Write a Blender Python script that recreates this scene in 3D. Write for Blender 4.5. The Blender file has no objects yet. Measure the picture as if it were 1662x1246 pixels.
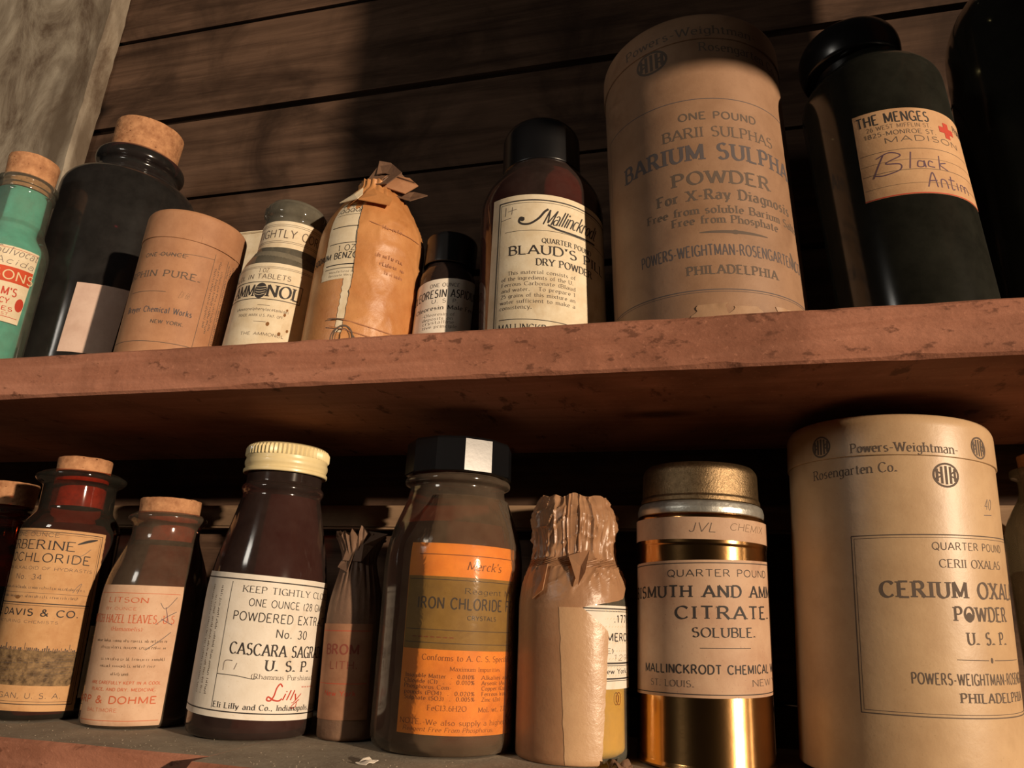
import bpy, bmesh, math, random
from mathutils import Vector, Matrix, noise

# ------------------------------------------------------------------ camera, light, exposure
C = bpy.context.scene.collection
scn = bpy.context.scene
scn.view_settings.view_transform = 'Standard'
scn.view_settings.look = 'None'
scn.view_settings.exposure = -0.08
scn.view_settings.gamma = 1.0
scn.view_settings.use_curve_mapping = False

RX = (0.96926839, 0.24343644, 0.03546094)
UX = (0.03999294, -0.29815682, 0.95367871)
FX = (-0.24273307, 0.92295244, 0.29872972)
cam_d = bpy.data.cameras.new('camera')
cam_d.sensor_width = 36.0
cam_d.lens = 1200.0 / 1662.0 * 36.0
cam_d.clip_start = 0.01
cam = bpy.data.objects.new('camera', cam_d)
cam.matrix_world = Matrix(((RX[0], UX[0], -FX[0], 0), (RX[1], UX[1], -FX[1], 0), (RX[2], UX[2], -FX[2], 0), (0, 0, 0, 1)))
C.objects.link(cam)
scn.camera = cam

world = bpy.data.worlds.new('world')
scn.world = world
world.use_nodes = True
wb = world.node_tree.nodes['Background']
wb.inputs[0].default_value = (1.0, 0.78, 0.62, 1)
wb.inputs[1].default_value = 0.009


def aim(o, target):
    d = Vector(target) - o.location
    o.rotation_euler = d.to_track_quat('-Z', 'Y').to_euler()


# the warm lamp standing off to the right, a little above the upper shelf
ld = bpy.data.lights.new('work_lamp_light', 'SPOT')
ld.energy = 1180.0
ld.color = (1.0, 0.77, 0.545)
ld.shadow_soft_size = 0.05
ld.spot_size = math.radians(36)
ld.spot_blend = 0.35
lamp = bpy.data.objects.new('work_lamp_light', ld)
lamp.location = (3.77, -1.95, 0.57)
C.objects.link(lamp)
aim(lamp, (-0.25, 0.50, 0.12))

# weak warm-white fill light added at the left front to lift left-facing sides
fd = bpy.data.lights.new('left_fill_light', 'AREA')
fd.energy = 1.25
fd.color = (1.0, 0.92, 0.80)
fd.shape = 'RECTANGLE'
fd.size = 0.14
fd.size_y = 0.14
fill = bpy.data.objects.new('left_fill_light', fd)
fill.location = (-0.66, -0.30, 0.38)
C.objects.link(fill)
aim(fill, (-0.45, 0.55, 0.20))

ZU, ZB, ZL = 0.165646, 0.134392, -0.081472     # upper shelf top / underside, lower shelf top
BACK = 0.62

# ------------------------------------------------------------------ materials
MATS = {}


def mat(name):
    m = bpy.data.materials.new(name)
    m.use_nodes = True
    nt = m.node_tree
    b = nt.nodes['Principled BSDF']
    return m, nt, b


def nd(nt, t, **kw):
    n = nt.nodes.new(t)
    for k, v in kw.items():
        if k in n.inputs:
            n.inputs[k].default_value = v
        else:
            setattr(n, k, v)
    return n


def coords(nt, scale=(1, 1, 1), rot=(0, 0, 0), loc=(0, 0, 0)):
    tc = nt.nodes.new('ShaderNodeTexCoord')
    mp = nt.nodes.new('ShaderNodeMapping')
    mp.inputs['Scale'].default_value = scale
    mp.inputs['Rotation'].default_value = rot
    mp.inputs['Location'].default_value = loc
    nt.links.new(tc.outputs['Object'], mp.inputs['Vector'])
    return mp.outputs['Vector']


def ramp(nt, fac, stops):
    r = nt.nodes.new('ShaderNodeValToRGB')
    el = r.color_ramp.elements
    while len(el) < len(stops):
        el.new(0.5)
    for e, (p, c) in zip(el, stops):
        e.position = p
        e.color = (c[0], c[1], c[2], 1) if len(c) == 3 else c
    nt.links.new(fac, r.inputs['Fac'])
    return r.outputs['Color']


def noise_tex(nt, vec, scale, detail=5, rough=0.6, dist=0.0):
    n = nt.nodes.new('ShaderNodeTexNoise')
    n.inputs['Scale'].default_value = scale
    n.inputs['Detail'].default_value = detail
    n.inputs['Roughness'].default_value = rough
    n.inputs['Distortion'].default_value = dist
    nt.links.new(vec, n.inputs['Vector'])
    return n.outputs['Fac']


def mixc(nt, fac, a, b, mode='MIX'):
    m = nt.nodes.new('ShaderNodeMix')
    m.data_type = 'RGBA'
    m.blend_type = mode
    for s, v in ((0, fac), (6, a), (7, b)):
        if isinstance(v, (int, float)):
            m.inputs[s].default_value = v
        elif isinstance(v, tuple):
            m.inputs[s].default_value = (*v[:3], 1)
        else:
            nt.links.new(v, m.inputs[s])
    return m.outputs[2]


def bump(nt, b, h, strength=0.3, dist=0.001):
    n = nt.nodes.new('ShaderNodeBump')
    n.inputs['Strength'].default_value = strength
    n.inputs['Distance'].default_value = dist
    nt.links.new(h, n.inputs['Height'])
    nt.links.new(n.outputs['Normal'], b.inputs['Normal'])
    return n


def paper(name, base, dark, stain=None, rough=0.75, scale=55, spec=0.3, crinkle=0.12):
    if name in MATS:
        return MATS[name]
    m, nt, b = mat(name)
    v = coords(nt)
    n1 = noise_tex(nt, v, scale, 6, 0.65)
    col = ramp(nt, n1, [(0.35, dark), (0.62, base)])
    n2 = noise_tex(nt, v, scale * 0.35, 4, 0.7, 0.6)
    st = stain or tuple(c * 0.55 for c in dark)
    f2 = ramp(nt, n2, [(0.55, (0, 0, 0)), (0.72, (0.65, 0.65, 0.65))])
    col = mixc(nt, f2, col, st)
    n3 = noise_tex(nt, v, 900, 2, 0.5)
    f3 = ramp(nt, n3, [(0.66, (0, 0, 0)), (0.75, (0.35, 0.35, 0.35))])
    col = mixc(nt, f3, col, st)
    nt.links.new(col, b.inputs['Base Color'])
    b.inputs['Roughness'].default_value = rough
    b.inputs['Specular IOR Level'].default_value = spec
    bump(nt, b, noise_tex(nt, v, scale * 2.2, 6, 0.7), crinkle, 0.002)
    MATS[name] = m
    return m


def plain(name, col, rough=0.6, metal=0.0, spec=0.5, coat=0.0, bs=0.0, bscale=200, var=0.0):
    if name in MATS:
        return MATS[name]
    m, nt, b = mat(name)
    v = coords(nt)
    if var > 0:
        n1 = noise_tex(nt, v, bscale * 0.4, 5, 0.7)
        c = ramp(nt, n1, [(0.3, tuple(x * (1 - var) for x in col)), (0.7, tuple(min(1, x * (1 + var)) for x in col))])
        nt.links.new(c, b.inputs['Base Color'])
    else:
        b.inputs['Base Color'].default_value = (*col, 1)
    b.inputs['Roughness'].default_value = rough
    b.inputs['Metallic'].default_value = metal
    b.inputs['Specular IOR Level'].default_value = spec
    b.inputs['Coat Weight'].default_value = coat
    if bs > 0:
        bump(nt, b, noise_tex(nt, v, bscale, 5, 0.65), bs, 0.001)
    MATS[name] = m
    return m


def glass(name, tint, dust=0.08, dustcol=(0.30, 0.28, 0.22), rough=0.06, ior=1.5, bumps=0.0):
    """thin tinted bottle glass: tinted see-through wall, fresnel reflection, a film of dust"""
    if name in MATS:
        return MATS[name]
    m, nt, b = mat(name)
    out = nt.nodes['Material Output']
    nt.nodes.remove(b)
    v = coords(nt)
    tr = nt.nodes.new('ShaderNodeBsdfTransparent')
    tr.inputs['Color'].default_value = (*tint, 1)
    gl = nt.nodes.new('ShaderNodeBsdfGlossy')
    gl.inputs['Roughness'].default_value = rough
    gl.inputs['Color'].default_value = (1, 1, 1, 1)
    fr = nt.nodes.new('ShaderNodeFresnel')
    fr.inputs['IOR'].default_value = ior
    mx = nt.nodes.new('ShaderNodeMixShader')
    nt.links.new(fr.outputs[0], mx.inputs[0])
    nt.links.new(tr.outputs[0], mx.inputs[1])
    nt.links.new(gl.outputs[0], mx.inputs[2])
    df = nt.nodes.new('ShaderNodeBsdfDiffuse')
    df.inputs['Color'].default_value = (*dustcol, 1)
    n = noise_tex(nt, v, 38, 6, 0.7)
    n2 = noise_tex(nt, v, 420, 3, 0.6)
    mm = nt.nodes.new('ShaderNodeMath'); mm.operation = 'MULTIPLY'
    nt.links.new(n, mm.inputs[0]); mm.inputs[1].default_value = 0.5
    mr = nt.nodes.new('ShaderNodeMapRange')
    mr.inputs['From Min'].default_value = 0.12
    mr.inputs['From Max'].default_value = 0.42
    mr.inputs['To Min'].default_value = dust * 0.5
    mr.inputs['To Max'].default_value = dust * 1.7
    nt.links.new(mm.outputs[0], mr.inputs['Value'])
    m2 = nt.nodes.new('ShaderNodeMixShader')
    nt.links.new(mr.outputs[0], m2.inputs[0])
    nt.links.new(mx.outputs[0], m2.inputs[1])
    nt.links.new(df.outputs[0], m2.inputs[2])
    if bumps > 0:
        bn = nt.nodes.new('ShaderNodeBump')
        bn.inputs['Strength'].default_value = bumps
        bn.inputs['Distance'].default_value = 0.004
        nt.links.new(noise_tex(nt, v, 70, 4, 0.6, 1.0), bn.inputs['Height'])
        nt.links.new(bn.outputs[0], gl.inputs['Normal'])
        nt.links.new(bn.outputs[0], fr.inputs['Normal'])
    nt.links.new(m2.outputs[0], out.inputs['Surface'])
    MATS[name] = m
    return m


def wood(name, light, dark, scale=(2.0, 30, 60), rough=0.8, knots=True, bumpst=0.5, saw=0.0, dust=None):
    m, nt, b = mat(name)
    v = coords(nt, scale)
    n1 = noise_tex(nt, v, 2.2, 8, 0.68, 0.7)
    col = ramp(nt, n1, [(0.28, dark), (0.5, tuple((a + c) / 2 for a, c in zip(light, dark))), (0.72, light)])
    v2 = coords(nt, (1, 1, 1))
    n2 = noise_tex(nt, v2, 9, 5, 0.6, 0.8)
    f = ramp(nt, n2, [(0.45, (0, 0, 0)), (0.7, (0.8, 0.8, 0.8))])
    col = mixc(nt, f, col, tuple(c * 0.55 for c in dark))
    h = n1
    if knots:
        vo = nt.nodes.new('ShaderNodeTexVoronoi')
        vo.inputs['Scale'].default_value = 1.0
        nt.links.new(coords(nt, (4.0, 9, 9), loc=(0.3, 0.2, 0.7)), vo.inputs['Vector'])
        fk = ramp(nt, vo.outputs['Distance'], [(0.04, (0.9, 0.9, 0.9)), (0.12, (0, 0, 0))])
        col = mixc(nt, fk, col, tuple(c * 0.25 for c in dark))
    if saw > 0:
        ns = noise_tex(nt, coords(nt, (34, 14, 62), rot=(0, 0.5, 0)), 2.4, 4, 0.65)
        big = noise_tex(nt, v2, 4.0, 3, 0.5)
        mu = nt.nodes.new('ShaderNodeMath'); mu.operation = 'MULTIPLY_ADD'
        nt.links.new(big, mu.inputs[0]); mu.inputs[1].default_value = 0.30; mu.inputs[2].default_value = -0.15
        ad = nt.nodes.new('ShaderNodeMath'); ad.operation = 'ADD'
        nt.links.new(ns, ad.inputs[0]); nt.links.new(mu.outputs[0], ad.inputs[1])
        fs = ramp(nt, ad.outputs[0], [(0.60, (0, 0, 0)), (0.68, (saw, saw, saw))])
        col = mixc(nt, fs, col, tuple(c * 0.35 for c in dark))
        nf = noise_tex(nt, v2, 260, 4, 0.7)
        ff = ramp(nt, nf, [(0.60, (0, 0, 0)), (0.72, (0.35, 0.35, 0.35))])
        col = mixc(nt, ff, col, tuple(min(1, c * 1.5) for c in light))
        h = ns
    nt.links.new(col, b.inputs['Base Color'])
    b.inputs['Roughness'].default_value = rough
    b.inputs['Specular IOR Level'].default_value = 0.2
    bump(nt, b, h, bumpst, 0.002)
    return m


def cork_mat():
    m, nt, b = mat('cork')
    v = coords(nt)
    n1 = noise_tex(nt, v, 120, 6, 0.7)
    col = ramp(nt, n1, [(0.3, (0.30, 0.13, 0.06)), (0.65, (0.58, 0.30, 0.15))])
    vo = nt.nodes.new('ShaderNodeTexVoronoi')
    vo.inputs['Scale'].default_value = 190
    nt.links.new(coords(nt, (1, 1, 1.8)), vo.inputs['Vector'])
    n2 = noise_tex(nt, v, 60, 3, 0.6)
    sub = nt.nodes.new('ShaderNodeMath'); sub.operation = 'ADD'
    nt.links.new(vo.outputs['Distance'], sub.inputs[0]); nt.links.new(n2, sub.inputs[1])
    f = ramp(nt, sub.outputs[0], [(0.50, (0.85, 0.85, 0.85)), (0.58, (0, 0, 0))])
    col = mixc(nt, f, col, (0.10, 0.035, 0.015))
    nt.links.new(col, b.inputs['Base Color'])
    b.inputs['Roughness'].default_value = 0.85
    b.inputs['Specular IOR Level'].default_value = 0.2
    bump(nt, b, sub.outputs[0], 0.4, 0.001)
    return m


CORK = cork_mat()
WOOD_SHELF = wood('rough_sawn_wood', (0.50, 0.225, 0.145), (0.34, 0.135, 0.080), (3.0, 30, 42), saw=0.75, bumpst=0.45)
WOOD_BACK = wood('weathered_boards', (0.165, 0.096, 0.062), (0.036, 0.019, 0.012), (1.6, 20, 26), bumpst=0.6)
WOOD_RAIL = wood('rail_wood', (0.42, 0.28, 0.17), (0.20, 0.12, 0.07), (2, 20, 30))

m, nt, b = mat('flaking_paint')
v = coords(nt, (1, 1, 0.45))
n1 = noise_tex(nt, v, 16, 8, 0.72, 0.5)
c = ramp(nt, n1, [(0.34, (0.12, 0.082, 0.055)), (0.46, (0.27, 0.222, 0.165)), (0.60, (0.42, 0.365, 0.285))])
n2 = noise_tex(nt, coords(nt), 150, 5, 0.7)
f = ramp(nt, n2, [(0.58, (0, 0, 0)), (0.70, (0.5, 0.5, 0.5))])
c = mixc(nt, f, c, (0.22, 0.16, 0.10))
n3 = noise_tex(nt, coords(nt, (1, 1, 0.4), loc=(3, 1, 2)), 9, 4, 0.6, 0.4)
f = ramp(nt, n3, [(0.50, (0, 0, 0)), (0.64, (0.85, 0.85, 0.85))])
c = mixc(nt, f, c, (0.10, 0.07, 0.045))
nt.links.new(c, b.inputs['Base Color'])
b.inputs['Roughness'].default_value = 0.85
bump(nt, b, n1, 0.5, 0.003)
PAINT = m

m, nt, b = mat('dusty_shelf_top')
v = coords(nt)
n1 = noise_tex(nt, v, 30, 6, 0.7)
c = ramp(nt, n1, [(0.3, (0.25, 0.20, 0.145)), (0.7, (0.42, 0.355, 0.265))])
n2 = noise_tex(nt, v, 420, 4, 0.7)
f = ramp(nt, n2, [(0.60, (0, 0, 0)), (0.68, (0.7, 0.7, 0.7))])
c = mixc(nt, f, c, (0.55, 0.48, 0.37))
nt.links.new(c, b.inputs['Base Color'])
b.inputs['Roughness'].default_value = 0.95
bump(nt, b, n2, 0.5, 0.001)
DUSTY = m

INK = plain('black_ink', (0.030, 0.024, 0.022), 0.7)
INKF = plain('faded_ink', (0.115, 0.082, 0.062), 0.8)
INKP = plain('pale_ink', (0.20, 0.125, 0.075), 0.8)
INKB = plain('blue_black_ink', (0.095, 0.078, 0.080), 0.8)
INKR = plain('red_ink', (0.50, 0.045, 0.02), 0.7)
INKO = plain('orange_red_ink', (0.55, 0.12, 0.045), 0.7)
INKS = plain('brown_print', (0.19, 0.055, 0.012), 0.7)
INKV = plain('violet_pencil', (0.11, 0.055, 0.085), 0.7)
PENCIL = plain('pencil', (0.16, 0.125, 0.11), 0.7)
CREAMINK = plain('cream_lettering', (0.72, 0.60, 0.36), 0.7)
RUST = plain('rust_spot', (0.22, 0.09, 0.02), 0.8)

BAKE = plain('black_bakelite', (0.006, 0.006, 0.007), 0.27, spec=0.6, bs=0.05, bscale=60)
P_KRAFT = paper('tan_wrapper_paper', (0.336, 0.196, 0.116), (0.264, 0.148, 0.084), (0.160, 0.080, 0.044), 0.55, 30, 0.4)
P_KRAFT2 = paper('buff_wrapper_paper', (0.58, 0.395, 0.225), (0.48, 0.31, 0.17), (0.33, 0.20, 0.10), 0.42, 26, 0.5)
P_BOX = paper('orange_tan_paper', (0.464, 0.240, 0.128), (0.360, 0.172, 0.088), (0.224, 0.096, 0.040), 0.6, 40)
P_CREAM = paper('cream_paper', (0.80, 0.70, 0.52), (0.68, 0.56, 0.38), (0.48, 0.33, 0.17), 0.7, 60)
P_WHITE = paper('white_paper', (0.82, 0.755, 0.66), (0.74, 0.665, 0.56), (0.55, 0.42, 0.27), 0.7, 50)
P_PINK = paper('pinkish_paper', (0.681, 0.460, 0.313), (0.570, 0.350, 0.221), (0.368, 0.184, 0.092), 0.7, 45)
P_LABEL = paper('tan_label_paper', (0.60, 0.37, 0.20), (0.50, 0.29, 0.15), (0.30, 0.15, 0.07), 0.7, 45)
P_OCHRE = paper('ochre_paper', (0.62, 0.36, 0.17), (0.50, 0.26, 0.11), (0.26, 0.10, 0.04), 0.7, 50)
P_PALE = paper('pale_pink_paper', (0.62, 0.46, 0.38), (0.54, 0.38, 0.31), (0.42, 0.28, 0.2), 0.7, 60)
P_ORANGE = paper('orange_label_paper', (0.85, 0.30, 0.04), (0.72, 0.23, 0.03), (0.45, 0.13, 0.02), 0.6, 60)
P_OLIVE = paper('olive_band', (0.25, 0.155, 0.035), (0.20, 0.12, 0.025), (0.12, 0.06, 0.015), 0.6, 90)
P_BISM = paper('stained_tan_label', (0.546, 0.361, 0.238), (0.440, 0.264, 0.167), (0.176, 0.057, 0.053), 0.6, 30)
P_BENZO = paper('orange_wrapping', (0.578, 0.272, 0.102), (0.459, 0.187, 0.060), (0.289, 0.102, 0.025), 0.42, 30, 0.5, 0.3)
P_WAX = paper('waxed_paper', (0.508, 0.295, 0.164), (0.410, 0.221, 0.119), (0.279, 0.123, 0.066), 0.34, 22, 0.6, 0.3)
def translucent(m, f, tint):
    nt = m.node_tree
    b = nt.nodes['Principled BSDF']
    tr = nt.nodes.new('ShaderNodeBsdfTransparent')
    tr.inputs['Color'].default_value = (*tint, 1)
    mx = nt.nodes.new('ShaderNodeMixShader')
    mx.inputs[0].default_value = f
    nt.links.new(b.outputs[0], mx.inputs[1])
    nt.links.new(tr.outputs[0], mx.inputs[2])
    nt.links.new(mx.outputs[0], nt.nodes['Material Output'].inputs['Surface'])


translucent(P_WAX, 0.32, (0.95, 0.72, 0.5))
P_DKWRAP = paper('dark_wrapping', (0.20, 0.115, 0.07), (0.13, 0.07, 0.045), None, 0.6, 40, 0.4, 0.4)
P_BROWN = paper('red_brown_paper', (0.34, 0.17, 0.095), (0.26, 0.12, 0.065), None, 0.7, 50)
P_RED = paper('red_band', (0.62, 0.085, 0.03), (0.52, 0.065, 0.025), None, 0.7, 60)
P_BLACKPIC = paper('engraving_tone', (0.30, 0.19, 0.09), (0.07, 0.04, 0.02), None, 0.7, 210)

G_AMBER = glass('amber_glass', (0.60, 0.17, 0.07), 0.05)
G_DKAMBER = glass('dark_amber_glass', (0.46, 0.22, 0.17), 0.085, (0.27, 0.18, 0.155), 0.10)
G_HAZE = glass('hazy_amber_glass', (0.52, 0.20, 0.11), 0.19, (0.30, 0.225, 0.16), 0.10)
G_BLACK = glass('near_black_glass', (0.075, 0.016, 0.028), 0.065, (0.24, 0.225, 0.215), 0.14)
G_BLACK2 = glass('black_glass', (0.02, 0.02, 0.015), 0.045, (0.27, 0.27, 0.21), 0.14)
G_CLEAR = glass('clear_dusty_glass', (0.80, 0.84, 0.78), 0.14, (0.42, 0.40, 0.32))
G_GREY = glass('grey_dusty_glass', (0.45, 0.42, 0.36), 0.28, (0.34, 0.31, 0.24))
CELLO = glass('cellophane', (0.98, 0.95, 0.91), 0.03, (0.50, 0.38, 0.28), 0.12, 1.16, 0.05)
GOLD = plain('lacquered_tin', (0.52, 0.285, 0.11), 0.18, 1.0, bs=0.10, bscale=40, var=0.12)
TARN = plain('tarnished_lid', (0.24, 0.165, 0.09), 0.42, 1.0, bs=0.35, bscale=900, var=0.3)
SILVER = plain('bare_metal_band', (0.52, 0.51, 0.46), 0.38, 0.8, bs=0.4, bscale=150, var=0.35)
CREAMCAP = plain('cream_enamel', (0.80, 0.66, 0.36), 0.35, 0.0, spec=0.5, coat=0.3, var=0.06)


# ------------------------------------------------------------------ mesh helpers
def obj(name, bm, mats, parent=None, smooth=True):
    bmesh.ops.recalc_face_normals(bm, faces=bm.faces) if getattr(bm, '_fix', False) else None
    me = bpy.data.meshes.new(name)
    bm.to_mesh(me)
    bm.free()
    if not isinstance(mats, (list, tuple)):
        mats = [mats]
    for mm in mats:
        me.materials.append(mm)
    if smooth:
        for p in me.polygons:
            p.use_smooth = True
        if hasattr(me, 'set_sharp_from_angle'):
            me.set_sharp_from_angle(angle=math.radians(38))
    o = bpy.data.objects.new(name, me)
    C.objects.link(o)
    if parent:
        o.parent = parent
    return o


def thing(name, label, cat, loc, tilt=0.0, group=None, rest_r=0.0):
    """an Empty at the base; tilt leans the thing to the right (degrees), lifted so its low edge rests on the shelf"""
    o = bpy.data.objects.new(name, None)
    o.empty_display_size = 0.02
    C.objects.link(o)
    t = math.radians(tilt)
    o.location = (loc[0], loc[1], loc[2] + abs(math.sin(t)) * rest_r)
    o.rotation_euler = (0, t, 0)
    o['label'] = label
    o['category'] = cat
    if group:
        o['group'] = group
    return o


def tag(o, label, cat, group=None):
    o['label'] = label
    o['category'] = cat
    if group:
        o['group'] = group
    return o


def struct(name, bm, mats, smooth=False):
    o = obj(name, bm, mats, None, smooth)
    o['kind'] = 'structure'
    return o


def box(bm, x0, x1, y0, y1, z0, z1, mi=0, bev=0.0):
    vs = [bm.verts.new((x, y, z)) for z in (z0, z1) for y in (y0, y1) for x in (x0, x1)]
    idx = [(0, 2, 3, 1), (4, 5, 7, 6), (0, 1, 5, 4), (2, 6, 7, 3), (0, 4, 6, 2), (1, 3, 7, 5)]
    fs = []
    for q in idx:
        f = bm.faces.new([vs[i] for i in q])
        f.material_index = mi
        fs.append(f)
    if bev > 0:
        es = list({e for f in fs for e in f.edges})
        bmesh.ops.bevel(bm, geom=es, offset=bev, segments=2, affect='EDGES')
    return vs


def round_profile(pts, n=5):
    """pts: (r, z, fillet) in mm -> smooth profile"""
    out = []
    P = [(p[0], p[1]) for p in pts]
    F = [p[2] if len(p) > 2 else 0 for p in pts]
    for i, p in enumerate(P):
        f = F[i]
        if f <= 0 or i in (0, len(P) - 1):
            out.append(p)
            continue
        a = Vector(P[i - 1]) - Vector(p)
        c = Vector(P[i + 1]) - Vector(p)
        d = min(f, a.length * 0.49, c.length * 0.49)
        s, e = Vector(p) + a.normalized() * d, Vector(p) + c.normalized() * d
        for k in range(n + 1):
            t = k / n
            q = (1 - t) ** 2 * s + 2 * t * (1 - t) * Vector(p) + t * t * e
            out.append((q.x, q.y))
    return out


XF = [1.0, 0.0]


def xf(f, dz):
    """builders below run at size f with everything above the foot raised by dz (mm)"""
    XF[0], XF[1] = f, dz


def zm(z):
    f, dz = XF
    return z * f + dz if z > 20 else z * (20 * f + dz) / 20


def lathe(prof, seg=72, mi=0, bm=None, rfun=None, close=True):
    """prof in mm (r,z), bottom to top; ends closed with caps when r>0"""
    bm = bm or bmesh.new()
    rings = []
    for r, z in prof:
        if r < 1e-6:
            rings.append([bm.verts.new((0, 0, zm(z) * 0.001))])
            continue
        ring = []
        for k in range(seg):
            a = 2 * math.pi * k / seg
            rr, dz = (rfun(r, z, a) if rfun else (r, 0))
            rr *= XF[0]
            ring.append(bm.verts.new((rr * 0.001 * math.sin(a), -rr * 0.001 * math.cos(a), zm(z + dz) * 0.001)))
        rings.append(ring)
    for A, B in zip(rings, rings[1:]):
        for k in range(seg):
            k2 = (k + 1) % seg
            if len(A) == 1 and len(B) == 1:
                continue
            if len(A) == 1:
                f = bm.faces.new((A[0], B[k2], B[k]))
            elif len(B) == 1:
                f = bm.faces.new((A[k], A[k2], B[0]))
            else:
                f = bm.faces.new((A[k], A[k2], B[k2], B[k]))
            f.material_index = mi
    if close:
        if len(rings[0]) > 1:
            bm.faces.new(list(reversed(rings[0]))).material_index = mi
        if len(rings[-1]) > 1:
            bm.faces.new(rings[-1]).material_index = mi
    return bm


def prof_r(prof):
    def f(z):
        for (r0, z0), (r1, z1) in zip(prof, prof[1:]):
            if z0 <= z <= z1 and z1 > z0:
                return r0 + (r1 - r0) * (z - z0) / (z1 - z0)
        return prof[-1][0]
    return f


class Label:
    """paper wrapped round a body of radius rf(v); u is arc length (mm) to the right of the front, v is height (mm)"""

    def __init__(self, rf, r0, k=0.0, uc=15.0):
        self.bm = bmesh.new()
        self.rf = rf if callable(rf) else (lambda v: rf)
        self.r0, self.k, self.uc = r0, k, uc
        self.mats = []
        self.ink = 0.275

    def mi(self, m):
        if m not in self.mats:
            self.mats.append(m)
        return self.mats.index(m)

    def P(self, u, v, off):
        v = v + self.k * (u - self.uc)
        a = u / self.r0
        r = (self.rf(v) * XF[0] + off) * 0.001
        return (r * math.sin(a), -r * math.cos(a), zm(v) * 0.001)

    def sheet(self, m, ul, ur, v0, v1, off=0.22, nu=None, nv=None, low=0.0, curl=None):
        """solid sheet; ul/ur numbers or functions of v"""
        fl = ul if callable(ul) else (lambda v: ul)
        fr = ur if callable(ur) else (lambda v: ur)
        mi = self.mi(m)
        nv = nv or max(2, int(abs(v1 - v0) / 1.2))
        w = abs(fr(v0) - fl(v0))
        nu = nu or max(3, int(w / 1.0))
        top, bot = [], []
        for j in range(nv + 1):
            v = v0 + (v1 - v0) * j / nv
            a, b2 = fl(v), fr(v)
            rt, rb = [], []
            for i in range(nu + 1):
                u = a + (b2 - a) * i / nu
                c = curl(u, v) if curl else 0.0
                rt.append(self.bm.verts.new(self.P(u, v, off + c)))
                rb.append(self.bm.verts.new(self.P(u, v, low + c)))
            top.append(rt); bot.append(rb)
        F = self.bm.faces

        def q(*vs):
            F.new(vs).material_index = mi
        for j in range(nv):
            for i in range(nu):
                q(top[j][i], top[j][i + 1], top[j + 1][i + 1], top[j + 1][i])
                q(bot[j][i], bot[j + 1][i], bot[j + 1][i + 1], bot[j][i + 1])
            q(bot[j][0], top[j][0], top[j + 1][0], bot[j + 1][0])
            q(top[j][nu], bot[j][nu], bot[j + 1][nu], top[j + 1][nu])
        for i in range(nu):
            q(bot[0][i], bot[0][i + 1], top[0][i + 1], top[0][i])
            q(top[nv][i], top[nv][i + 1], bot[nv][i + 1], bot[nv][i])

    def strip(self, pts, widths, m, off=None):
        """flat ribbon along pts (u,v) with per-point width"""
        mi = self.mi(m)
        n = len(pts)
        if n < 2:
            return
        self.count = (getattr(self, 'count', 0) + 1) % 14
        off = (self.ink if off is None else off) + 0.0016 * self.count
        prev = None
        for i in range(n):
            if i == 0:
                d = (pts[1][0] - pts[0][0], pts[1][1] - pts[0][1])
            elif i == n - 1:
                d = (pts[-1][0] - pts[-2][0], pts[-1][1] - pts[-2][1])
            else:
                d = (pts[i + 1][0] - pts[i - 1][0], pts[i + 1][1] - pts[i - 1][1])
            L = math.hypot(*d) or 1e-9
            nx, ny = -d[1] / L, d[0] / L
            w = widths[i] * 0.5
            a = self.bm.verts.new(self.P(pts[i][0] + nx * w, pts[i][1] + ny * w, off))
            b2 = self.bm.verts.new(self.P(pts[i][0] - nx * w, pts[i][1] - ny * w, off))
            if prev:
                self.bm.faces.new((prev[0], prev[1], b2, a)).material_index = mi
            prev = (a, b2)

    def line(self, u0, v0, u1, v1, w, m, off=None):
        L = math.hypot(u1 - u0, v1 - v0)
        n = max(1, int(L / 1.2))
        pts = [(u0 + (u1 - u0) * i / n, v0 + (v1 - v0) * i / n) for i in range(n + 1)]
        self.strip(pts, [w] * (n + 1), m, off)

    def frame(self, u0, u1, v0, v1, w, m):
        self.line(u0, v0, u1, v0, w, m); self.line(u0, v1, u1, v1, w, m)
        self.line(u0, v0, u0, v1, w, m); self.line(u1, v0, u1, v1, w, m)

    def curve(self, pts, w, m, off=None, taper=False, n=14):
        """smooth curve through points (Catmull-Rom)"""
        P = [pts[0]] + list(pts) + [pts[-1]]
        out = []
        for i in range(1, len(P) - 2):
            p0, p1, p2, p3 = P[i - 1:i + 3]
            for k in range(n):
                t = k / n
                out.append(tuple(0.5 * (2 * p1[j] + (p2[j] - p0[j]) * t + (2 * p0[j] - 5 * p1[j] + 4 * p2[j] - p3[j]) * t * t
                                        + (3 * p1[j] - p0[j] - 3 * p2[j] + p3[j]) * t ** 3) for j in (0, 1)))
        out.append(pts[-1])
        N = len(out)
        ws = [w * (0.25 + 0.75 * math.sin(math.pi * i / (N - 1))) if taper else w for i in range(N)]
        self.strip(out, ws, m, off)

    def small_print(self, u0, u1, v, h, m, seed=0, off=None):
        """a line of print too small and worn to read: uneven little strokes in word groups"""
        r = random.Random(seed * 77 + int(v * 10))
        u = u0
        while u < u1:
            for _ in range(r.randint(2, 8)):
                if u > u1:
                    break
                a = h * r.choice((0.6, 0.65, 0.65, 1.0))
                self.line(u, v, u, v + a, h * 0.20, m, off)
                if r.random() < 0.75:
                    w = h * 0.42
                    y = v + r.choice((0, 0.3, 0.6)) * h
                    self.line(u, y, u + w, y, h * 0.14, m, off)
                    if r.random() < 0.5:
                        self.line(u + w, v, u + w, v + h * 0.6, h * 0.18, m, off)
                u += h * 0.66
            u += h * 0.55

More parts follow.
